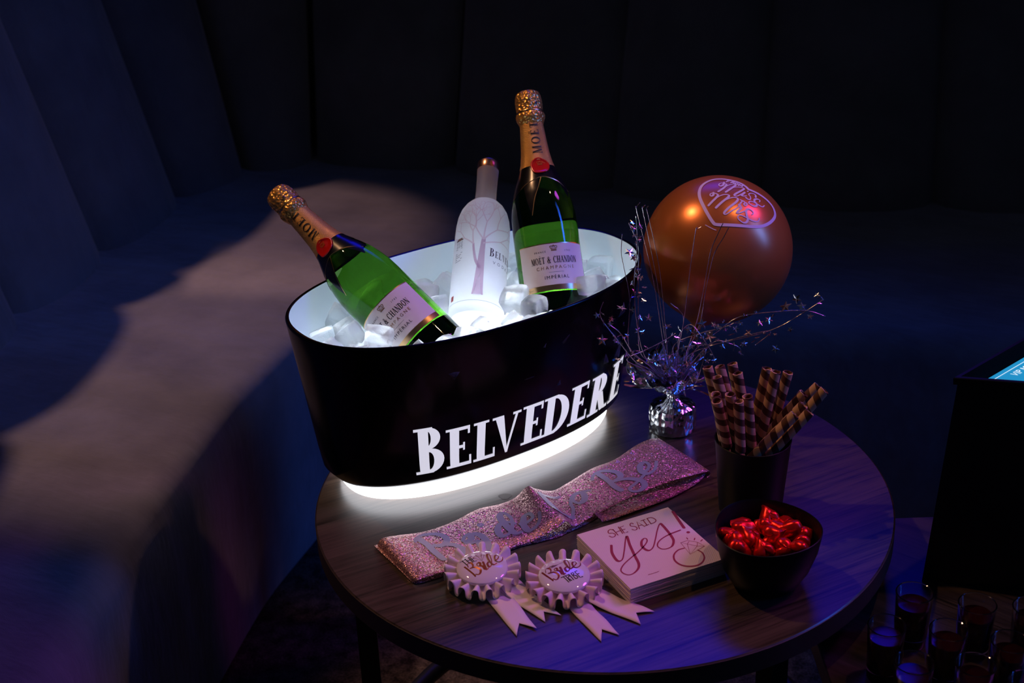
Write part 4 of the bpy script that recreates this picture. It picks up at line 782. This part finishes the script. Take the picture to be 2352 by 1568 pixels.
bm = bmesh.new(); bm.from_mesh(body.data); bmesh.ops.remove_doubles(bm, verts=bm.verts, dist=1e-5); bmesh.ops.recalc_face_normals(bm, faces=bm.faces); bm.to_mesh(body.data); bm.free()
v, f = tube_data([ax*(BR+.008), ax*(BR+.016), ax*(BR+.020), ax*(BR+.026)], lambda t: .004+.004*abs(t-.45)**.8, 14); mesh('knot', v, f, M['balloon'], bal)
stk = [ax*(BR+.024), (WT+Vector((0, 0, .075))-BCN)*.5+ax*(BR+.02)*.5, WT+Vector((0, 0, .040))-BCN]
v, f = tube_data(catmull(stk, 8), .0013, 8); mesh('ribbon', v, f, M['wire'], bal)
nrm = lambda p: p.normalized()
_cd = (-_u); 
D = DATA['BAL']
def bal_strokes(name, strokes, width, down=None, wmin=None, smooth=True):
    P = []
    for s in strokes:
        pts = [Vector(q).normalized()*BR for q in s]
        pts = catmull(pts, 8) if smooth and len(pts) > 2 else [pts[0].lerp(pts[1], k/3) for k in range(4)] if len(pts) == 2 else [pts[0].lerp(pts[1], 0)]+[pts[i].lerp(pts[i+1], k/3) for i in range(len(pts)-1) for k in range(1, 4)]
        pts = [q.normalized()*BR for q in pts]
        P.append(ribbon3d(pts, nrm, width, .0006, 1, down, wmin, False))
    return mesh(name, *join_data(P), M['balloon_print'], bal, False)
bal_strokes('heart_print', D['heart'], .0042)
bal_strokes('balloon_lettering', D['script'], .0033, (-_u-_r*.6).normalized(), .0016)
bal_strokes('balloon_lettering', D['caps'][:10], .0019, None, None, False)
bal_strokes('balloon_lettering', D['caps'][10:], .0011, None, None, False)

# ------------------------------------------------------------------ foil spray centrepiece
cp = empty('foil_centerpiece', WT, None, 'silver foil weight with wire spray and foil stars before the balloon', 'centerpiece')
lathe('foil_weight', [(0, 0), (.0285, 0), (.0310, .003), (.0318, .014), (.0315, .030), (.0295, .037), (.0240, .041), (.0140, .044), (.0085, .049), (.0075, .056), (.0095, .060)], M['silver_foil'], cp, 72,
      lambda t, z: 1+.035*math.sin(15*t+math.sin(3*t)*1.5)*(.4+.6*min(1, z/.03))+.03*noise.noise(Vector((math.cos(t)*3, math.sin(t)*3, z*120))), 30)
rg = random.Random(12)
def skirt(seed, r1, h1, lean):
    V = []; nu, nv = 64, 9; rr = random.Random(seed)
    for i in range(nu):
        t = 2*math.pi*i/nu
        for j in range(nv):
            s = j/(nv-1); r = .008+(r1-.008)*s**1.1; k = noise.noise(Vector((math.cos(t)*2+seed, math.sin(t)*2, s*2.5)))
            z = .054+h1*s+.010*s*k+.006*s*math.sin(11*t+seed); r *= 1+.20*s*noise.noise(Vector((math.cos(t)*3.3, math.sin(t)*3.3, s*3+seed)))
            V.append((r*math.cos(t)+lean[0]*s, r*math.sin(t)+lean[1]*s, z))
    return V, grid_faces(nu, nv, True, False)
solid(mesh('foil_skirt', *skirt(2, .048, .040, (-.015, -.010)), M['silver_foil'], cp), .0002)
solid(mesh('foil_skirt', *skirt(7, .030, .052, (-.004, 0)), M['silver_foil'], cp), .0002)
for s in range(70):                                             # shredded foil strips in the skirt
    a = rg.uniform(0, 6.28); el = rg.uniform(.35, 1.35); d = Vector((math.cos(a)*math.cos(el), math.sin(a)*math.cos(el), math.sin(el)))
    p0 = Vector((0, 0, .058))+d*.008; ln = rg.uniform(.030, .075); side = d.orthogonal().normalized(); side = Matrix.Rotation(rg.uniform(0, 3), 3, d) @ side
    wd = rg.uniform(.0012, .0032); V = []
    for k in range(7):
        u = k/6; c = p0+d*ln*u+side.cross(d)*.010*math.sin(u*2.2+s)*u+Vector((0, 0, -.012*u*u)); sd = Matrix.Rotation(u*rg.uniform(.5, 2.0), 3, d) @ side
        V += [c+sd*wd*(1-.5*u), c-sd*wd*(1-.5*u)]
    solid(mesh('foil_strip', V, grid_faces(7, 2), M['star_foil'] if s % 3 else M['star_pink'], cp, False), .0001, 0)
for k, wpts in enumerate(DATA['WIRE']):
    pts = [Vector(p)-WT for p in wpts]; base = Vector((rg.uniform(-.005, .005), rg.uniform(-.005, .005), .058))
    mid = base.lerp(pts[0], .55)+Vector((0, -.004, .006))
    P = catmull([base, mid]+pts, 8); v, f = tube_data(P, .0005 if k < 8 else .00062, 6); mesh('wire', v, f, M['wire'], cp)
def star_data(r, c, rot_, th=.0003):
    V = []
    for z in (1, -1):
        V.append(c+rot_ @ Vector((0, 0, z*r*.16)))
    for k in range(10):
        rr = r if k % 2 == 0 else r*.42; a = math.pi*k/5; V.append(c+rot_ @ Vector((rr*math.sin(a), rr*math.cos(a), 0)))
    F = []
    for k in range(10): F += [(0, 2+k, 2+(k+1) % 10), (1, 2+(k+1) % 10, 2+k)]
    return V, F
for k, s in enumerate(DATA['STAR']):
    c = Vector(s[:3])-WT; r = s[3]/1500
    R3 = Matrix.Rotation(rg.uniform(0, 6.28), 3, 'Z') @ Matrix.Rotation(rg.uniform(.2, 1.5), 3, 'X') @ Matrix.Rotation(rg.uniform(0, 6.28), 3, 'Z')
    if k % 3: R3 = Matrix.Rotation(rg.uniform(-.5, .5), 3, 'Z') @ Matrix.Rotation(math.radians(65)+rg.uniform(-.5, .5), 3, 'X') @ Matrix.Rotation(rg.uniform(0, 6.28), 3, 'Z')
    v, f = star_data(r, c, R3); mesh('star', v, f, M['star_pink'] if k % 4 == 1 else M['star_foil'], cp, False)
for k in range(96):                                             # little glints of cut foil along the garlands
    wpts = [Vector(p)-WT for p in DATA['WIRE'][8+k % 12]]; P = catmull(wpts, 6); c = P[rg.randrange(len(P))]+Vector((rg.uniform(-.006, .006), rg.uniform(-.004, .004), rg.uniform(-.006, .006)))
    R3 = Matrix.Rotation(rg.uniform(0, 6.28), 3, 'Z') @ Matrix.Rotation(rg.uniform(.2, 1.5), 3, 'X'); v, f = star_data(rg.uniform(.0026, .0052), c, R3); mesh('star', v, f, M['star_foil'] if k % 3 else M['star_pink'], cp, False)

# ------------------------------------------------------------------ cup of wafer rolls
CUP = Vector((.2855, 1.4935, T)); 
cup = empty('tumbler', CUP, None, 'plain black tumbler holding the striped wafer rolls', 'cup')
lathe('body', [(0, 0), (.0370, 0), (.0382, .002), (.0455, .0985), (.0462, .100), (.0452, .1005), (.0443, .0985), (.0368, .006), (.035, .0045), (0, .004)], M['matte_black'], cup, 64)
WAF = {'g': (0, 0, -0.034, -0.018), 'f': (0, 0, -0.036, -0.004), 'i': (0, 0, -0.02, -0.031), 'h': (0, 0, -0.022, -0.012), 'j': (0, 0, -0.006, -0.024), 'a': (0, 0, -0.033, 0.016), 'd': (0, 0, -0.022, 0.004), 'b': (0, 0, -0.016, 0.02), 'e': (0, 0, -0.004, 0.01), 'c': (0, 0, -0.006, 0.032), 'k': (0, 0, 0.004, 0.025), 'l': (0, 0, 0.012, 0.01), 'm': (0, 0, 0.026, 0.02), 'p': (0, 0, 0.0, -0.034), 'q': (0, 0, 0.022, -0.026), 'o': (0, 0, 0.015, -0.011), 'n': (0, 0, 0.022, 0.011), 'r': (0, 0, 0.03, 0.023), 's': (0, 0, 0.036, -0.002)}
WTOP = {'g': (0.2353, 1.4635, 0.6682), 'f': (0.2369, 1.4815, 0.6673), 'i': (0.2598, 1.4585, 0.6692), 'h': (0.2533, 1.4785, 0.6682), 'j': (0.2715, 1.4655, 0.6713), 'a': (0.2327, 1.5235, 0.6822), 'd': (0.2412, 1.5055, 0.6774), 'b': (0.2481, 1.5285, 0.6802), 'e': (0.2669, 1.5115, 0.6786), 'c': (0.2649, 1.5385, 0.6781), 'k': (0.3044, 1.5235, 0.6774), 'l': (0.3115, 1.5065, 0.6815), 'm': (0.328, 1.5155, 0.6752), 'p': (0.3276, 1.4635, 0.6459), 'q': (0.3467, 1.4715, 0.6442), 'o': (0.3418, 1.4835, 0.648), 'n': (0.346, 1.5055, 0.6515), 'r': (0.367, 1.5215, 0.6524), 's': (0.3684, 1.4955, 0.6598)}
for k, (nm, tp) in enumerate(WTOP.items()):
    top = Vector(tp); rx, ry = WAF[nm][2:4]; cr = CUP+Vector((rx, ry, .1)); d = (cr-top).normalized(); q = cr.copy()
    while q.z > T+.012:
        n_ = q+d*.002; rel = n_-CUP; lim = .036+(.044-.036)*(rel.z/.1)-.0072
        if math.hypot(rel.x, rel.y) > max(lim, math.hypot(rx, ry)*.9) or n_.z < T+.012: break
        q = n_
    ln = (top-q).length; ax_ = (top-q).normalized(); rr = .0062; rgw = random.Random(k)
    V = []; n = 20; prof_ = [(rr, 0), (rr, ln*.5), (rr, ln), (rr*.80, ln+.0002), (rr*.74, ln-.001), (rr*.72, ln*.6), (rr*.72, .001), (rr*.9, 0)]
    for pi, (r_, z_) in enumerate(prof_):
        for j in range(n):
            a = 2*math.pi*j/n; w_ = 1+.03*noise.noise(Vector((math.cos(a), math.sin(a), k+z_*20))); zz_ = z_+(.0012*noise.noise(Vector((math.cos(a)*2, math.sin(a)*2, k*1.7))) if 2 <= pi <= 4 else 0)
            V.append((r_*w_*math.cos(a), r_*w_*math.sin(a), zz_))
    o = mesh('wafer_roll', V, grid_faces(len(prof_), n, True, True), M['wafer'], None, True, 50)
    o.location = q; o.rotation_euler = (ax_.to_track_quat('Z', 'Y') @ Matrix.Rotation(rgw.uniform(0, 6.28), 4, 'Z').to_quaternion()).to_euler()
    tag(o, 'chocolate striped wafer roll standing in the black tumbler', 'wafer roll', 'wafer rolls in the tumbler')

# ------------------------------------------------------------------ bowl of red foil chocolates
BW = Vector((.2765, 1.343, T))
bowl = empty('bowl', BW, None, 'rounded black bowl filled with red foil chocolates', 'bowl')
fb = lambda t, z: 1+.035*math.cos(3*t+.6)*min(1, z/.05)
lathe('body', [(0, 0), (.034, 0), (.038, .002), (.049, .022), (.0560, .046), (.0592, .068), (.0594, .0700), (.0585, .0705), (.0572, .068), (.0535, .046), (.0465, .024), (.034, .007), (0, .0055)], M['matte_black'], bowl, 72, fb)
def candy_mesh(seed):
    rgc = random.Random(seed); V = []; nu, nv = 20, 12
    for j in range(nv+1):
        ph = math.pi*j/nv-math.pi/2; cz = math.sin(ph); cr = math.cos(ph)**.75
        for i in range(nu):
            t = 2*math.pi*i/nu; x = math.sin(t)**3*.95; y = (13*math.cos(t)-5*math.cos(2*t)-2*math.cos(3*t)-math.cos(4*t))/16
            k = 1+.10*noise.noise(Vector((x*2+seed, y*2, cz*2)))+.05*noise.noise(Vector((x*6, y*6+seed, cz*5)))
            V.append((x*cr*k*.0132, (y*cr*k+.08)*.0156, cz*.0092*k))
    me = bpy.data.meshes.new('foil_chocolate'); me.from_pydata(V, [], [(j*nu+i, j*nu+(i+1) % nu, (j+1)*nu+(i+1) % nu, (j+1)*nu+i) for j in range(nv) for i in range(nu)]); me.materials.append(M['red_foil'])
    bm = bmesh.new(); bm.from_mesh(me); bmesh.ops.remove_doubles(bm, verts=bm.verts, dist=1e-6); bmesh.ops.recalc_face_normals(bm, faces=bm.faces); bm.to_mesh(me); bm.free()
    me.polygons.foreach_set('use_smooth', [True]*len(me.polygons)); return me
CM = [candy_mesh(k) for k in range(5)]
CP = [(.2455, 1.3873), (.2282, 1.3607), (.2521, 1.3679), (.2878, 1.3960), (.2806, 1.3736), (.2956, 1.3704), (.3108, 1.3805), (.3077, 1.3552), (.3255, 1.3560), (.2867, 1.3447), (.2542, 1.3448), (.2402, 1.3382), (.2407, 1.3192), (.2679, 1.3215), (.2965, 1.3185), (.31, 1.3120)]
rg = random.Random(31)
cand = [(x*.92+BW.x*.08, y*.92+BW.y*.08, T+.050+rg.uniform(0, .012), 1.0) for x, y in CP]
for k in range(9):
    a = k*2.4; r = .030*math.sqrt((k+.5)/9); cand.append((BW.x+r*math.cos(a), BW.y+r*math.sin(a), T+.018+.018*(k % 2), 1.0))
for k, (x, y, z, s) in enumerate(cand):
    _rr = math.hypot(x-BW.x, y-BW.y); _q = min(1, .0425/max(_rr, 1e-6)); x, y = BW.x+(x-BW.x)*_q, BW.y+(y-BW.y)*_q
    o = bpy.data.objects.new('foil_chocolate', CM[k % 5]); COL.objects.link(o); o.location = (x, y, z); o.rotation_euler = (rg.uniform(-.9, .9), rg.uniform(-.9, .9), rg.uniform(0, 6.28))
    tag(o, 'red foil wrapped chocolate heaped in the black bowl', 'chocolate', 'red foil chocolates in the bowl')

# ------------------------------------------------------------------ glitter sash
SA = [[Vector(a), Vector(b)] for a, b in DATA['SASH']]; SO = Vector((.02, 1.50, T))
sash = empty('sash', SO, None, 'pink glitter sash with silver script lying folded before the bucket', 'sash')
def cat1(P, t):
    n = len(P); i = int(min(max(math.floor(t), 0), n-2)); f_ = t-i; p0, p1, p2, p3 = P[max(i-1, 0)], P[i], P[i+1], P[min(i+2, n-1)]
    return .5*((2*p1)+(p2-p0)*f_+(2*p0-5*p1+4*p2-p3)*f_*f_+(3*p1-p0-3*p2+p3)*f_**3)
SB, SF = [a for a, b in SA], [b for a, b in SA]
def sash_pt(u, v):
    a, b = cat1(SB, u), cat1(SF, u); p = a.lerp(b, v); p.z += .0012*math.sin(math.pi*v)*math.sin(u*1.3); return p-SO
def sash_n(u, v):
    e = .02; du = sash_pt(min(u+e, 16), v)-sash_pt(max(u-e, 0), v); dv = sash_pt(u, min(v+e, 1))-sash_pt(u, max(v-e, 0)); n = du.cross(dv).normalized(); return n if n.z > 0 else -n
nu, nv = 161, 15
solid(mesh('top_layer', [sash_pt(16*i/(nu-1), j/(nv-1)) for i in range(nu) for j in range(nv)], grid_faces(nu, nv), M['glitter'], sash), .0005, 1)
UA = [Vector(a)-SO for a, b in DATA['SASH_UNDER']]; UB = [Vector(b)-SO for a, b in DATA['SASH_UNDER']]
V = []; nu, nv = 61, 10
for i in range(nu):
    u = (len(UA)-1)*i/(nu-1); a, b = cat1(UA, u), cat1(UB, u)
    for j in range(nv): V.append(a.lerp(b, j/(nv-1)))
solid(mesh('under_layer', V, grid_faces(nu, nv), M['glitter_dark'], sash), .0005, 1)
V = []                                                          # rounded folds at both ends and the layer below
for u, sgn in ((0, -1), (16, 1)):
    V = []
    for j in range(12):
        p = sash_pt(u, j/11); p2 = sash_pt(abs(u-.4), j/11); t = (p-p2); t.z = 0; t = t.normalized(); top_z = p.z
        for k in range(7):
            a = math.pi/2-math.pi*k/6; V.append(Vector((p.x, p.y, 0))+t*.0045*math.cos(a)+Vector((0, 0, max(.0008, top_z*(.5+.5*math.sin(a))))))
    solid(mesh('fold', V, grid_faces(12, 7), M['glitter'], sash), .0004, 1)
V = []; nu, nv = 60, 6
for i in range(nu):
    for j in range(nv): p = sash_pt(16*i/(nu-1), .04+.92*j/(nv-1)); p.z = .0010; V.append(p)
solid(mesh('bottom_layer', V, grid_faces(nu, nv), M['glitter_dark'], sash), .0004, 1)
P = []
for s in DATA['SASH_TXT']:
    uv = catmull([(a, b, 0) for a, b in s], 8) if len(s) > 2 else [Vector((a, b, 0)) for a, b in s]
    pts = [sash_pt(q.x, q.y) for q in uv]; ns = [sash_n(q.x, q.y) for q in uv]; it = {tuple(round(c, 6) for c in p): n for p, n in zip(pts, ns)}
    dn = Vector((.35, -.94, 0)).normalized()
    w_ = .0085 if len(s) > 2 else .009
    P.append(ribbon3d(pts, lambda p: it.get(tuple(round(c, 6) for c in p), Vector((0, 0, 1))), w_, .0010, 1, dn, .0045, False))
mesh('script_lettering', *join_data(P), M['silver_print'], sash, False)

# ------------------------------------------------------------------ rosettes
def rosette(cx, cy, data, ink, sat, label, tails, tilt=.085):
    e = empty('award_rosette', (cx, cy, T), None, label, 'rosette')
    V = []; NP = 17; nu, nv = NP*16, 9; rgr = random.Random(int(cx*1e4) & 255); ph = [rgr.uniform(-.5, .5) for _ in range(NP+1)]
    for i in range(nu):
        t = 2*math.pi*i/nu; pl_ = NP*t; k = int(i/16) % NP; am = 1+.25*ph[k]
        for j in range(nv):
            s = j/(nv-1); r = .022+(.0438-.022)*s; tt = t-.032*s*math.sin(2*pl_)*am; sn = math.sin(pl_); z = .0105+.0012*s+(.0080*s**.8)*sn*am-.0012*s*s
            rr = r*(1+.02*s*math.cos(pl_)); V.append((rr*math.cos(tt), rr*math.sin(tt), max(.0012, z)))
    ru = solid(mesh('ruffle', V, grid_faces(nu, nv, True, False), sat, e), .0003, 0)
    bkg = lathe('backing', [(0, .0006), (.024, .0006), (.0245, .002), (.024, .011), (0, .011)], sat, e, 48)
    b = lathe('button', [(.0255, .0115), (.0288, .0120), (.0296, .0140), (.0290, .0160), (.0265, .0176), (.0200, .0192), (.0120, .0201), (.005, .0204), (0, .0205)], M['button'], e, 64)
    zf = lambda x, y: float(np.interp(math.hypot(x, y), [0, .005, .012, .020, .0265, .029], [.0205, .0204, .0201, .0192, .0176, .0160]))
    for o_ in (ru, bkg, b): o_.rotation_euler = (tilt, 0, 0); o_.location = (0, 0, .0036)
    def strokes(name, S_, wd, m, down=None, wmin=None):
        P = []
        for s in S_:
            p2 = catmull([(x/1000, y/1000*.90, 0) for x, y in s], 6) if len(s) > 2 and down is not None else [Vector((x/1000, y/1000*.90, 0)) for x, y in s]
            if len(p2) == 2: p2 = [p2[0].lerp(p2[1], k/4) for k in range(5)]
            P.append(ribbon3d([Vector((q.x, q.y, zf(q.x, q.y))) for q in p2], lambda p: Vector((p.x*2, p.y*2, .05)).normalized(), wd, .0003, 1, down, wmin, False))
        mesh(name, *join_data(P), m, b, False)
    strokes('button_lettering', data['black'], .0011, M['ink']); strokes('button_line', data['thin'], .0005, M['ink_bronze'])
    strokes('button_script', data['gold'], .0027, ink, Vector((.55, -.83, 0)), .0012)
    for (ax0, ay0), (bx0, by0), (ax1, ay1), (bx1, by1) in tails:    # each tail: inner edge pair, outer edge pair
        A0, B0, A1, B1 = (Vector((x-cx, y-cy, 0)) for x, y in ((ax0, ay0), (bx0, by0), (ax1, ay1), (bx1, by1)))
        n, mm = 16, 5; V = []
        for i in range(n):
            s = i/(n-1)
            for j in range(mm):
                q = j/(mm-1); end = 1-.20*(1-abs(2*q-1)) ; ss = s*end; p = A0.lerp(A1, ss).lerp(B0.lerp(B1, ss), q)
                p.z = .0014+.0040*math.exp(-((ss)/.22)**2)+.0016*math.sin(ss*6+ax0*90)**2*(.3+.7*q); V.append(p)
        solid(mesh('ribbon_tail', V, grid_faces(n, mm), sat, e), .0004, 0)
    return e
R1 = (-.0440, 1.3620); R2 = (.0490, 1.3400)
rosette(*R1, DATA['RO1'], M['rose_ink'], M['satin'], 'white ruffled rosette with gold script and black THE', [((-.050, 1.345), (-.020, 1.350), (-.0068, 1.2534), (.0152, 1.2644)), ((-.028, 1.338), (-.006, 1.358), (.0250, 1.2770), (.0430, 1.2880))])
rosette(*R2, DATA['RO2'], M['rose_ink2'], M['satin_pink'], 'pink ruffled rosette with dark red script and black TRIBE', [((.042, 1.318), (.066, 1.328), (.0834, 1.2387), (.1038, 1.2489)), ((.070, 1.310), (.084, 1.334), (.1286, 1.2667), (.1456, 1.2886))])

# ------------------------------------------------------------------ stack of napkins
NC, NA = (.151, 1.387), math.radians(25)
NCOUNT, NTH = 14, .00155
def napkin_mesh(seed):
    rgn = random.Random(seed); V = []; n = 15; hx = .0625
    for z0 in (0, 1):
        for i in range(n):
            for j in range(n):
                u, v_ = i/(n-1)*2-1, j/(n-1)*2-1; k = .94+.06*(1-max(abs(u), abs(v_))**8)
                dz = (.00052 if z0 else -.00052)*(1-.25*max(abs(u), abs(v_))**10); V.append((u*hx+.0004*noise.noise(Vector((u*2, v_*2, seed))), v_*hx+.0004*noise.noise(Vector((v_*2, u*2, seed+5))), dz))
    F = [(a[3], a[2], a[1], a[0]) for a in grid_faces(n, n)]+[tuple(x+n*n for x in a) for a in grid_faces(n, n)]
    rim = [i*n for i in range(n)]+[(n-1)*n+j for j in range(1, n)]+[i*n+n-1 for i in range(n-2, -1, -1)]+[j for j in range(n-2, 0, -1)]
    for k in range(len(rim)): a, b = rim[k], rim[(k+1) % len(rim)]; F.append((a, b, b+n*n, a+n*n))
    me = bpy.data.meshes.new('paper_napkin'); me.from_pydata(V, [], F); me.materials.append(M['napkin']); me.polygons.foreach_set('use_smooth', [True]*len(F))
    try: me.set_sharp_from_angle(angle=math.radians(50))
    except Exception: pass
    return me
NM = [napkin_mesh(k) for k in range(4)]; rgn = random.Random(77)
for k in range(NCOUNT):
    o = bpy.data.objects.new('paper_napkin', NM[k % 4]); COL.objects.link(o)
    o.location = (NC[0]+(rgn.uniform(-.0006, .0006) if k < NCOUNT-1 else 0), NC[1]+(rgn.uniform(-.0006, .0006) if k < NCOUNT-1 else 0), T+.0008+NTH*k)
    o.rotation_euler = (0, 0, NA+(rgn.uniform(-.005, .005) if k < NCOUNT-1 else 0)); o.scale = (1, 1, 1.5)
    if k < NCOUNT-1: tag(o, 'pale pink paper napkin stacked under the printed top napkin', 'napkin', 'napkins under the printed one')
    else: tag(o, 'top pink napkin printed with dark red yes and diamond ring', 'napkin'); topn = o
topn.scale = (1, 1, 1.5)
D = DATA['NAP']; P = []; up = lambda p: Vector((0, 0, 1)); zt = .00053
def nst(keys, w, down=None, wmin=None, smooth=True, name='napkin_print'):
    P = []
    for k in keys:
        pts = [Vector((x/1000, y/1000, zt)) for x, y in D[k]]
        if len(pts) == 1: pts = [pts[0]+Vector((-.0002, 0, 0)), pts[0]+Vector((.0002, 0, 0))]
        P.append(ribbon3d(pts, up, w, .00012, 8, down, wmin, smooth))
    return mesh(name, *join_data(P), M['napkin_ink'], topn, False)
nst(['S1', 'S2', 'D2'], .00125, name='napkin_lettering')
nst(['H1', 'H2', 'H3', 'E1', 'E2', 'A1', 'A2', 'I1', 'I2', 'I3', 'D1'], .00125, None, None, False, 'napkin_lettering')
nst(['yes'], .0036, Vector((.3, -.95, 0)).normalized(), .0016, True, 'napkin_script')
nst(['bang'], .0038, name='napkin_script'); nst(['dot'], .0042, name='napkin_script')
nst(['dia1', 'dia2'], .0006, None, None, False, 'diamond_print'); nst(['ring'], .0026, Vector((.6, -.8, 0)).normalized(), .0018, True, 'ring_print')
nst(['ray1', 'ray2', 'ray3'], .0012, None, None, False, 'diamond_print'); nst(['mark'], .0008, None, None, False, 'maker_mark')
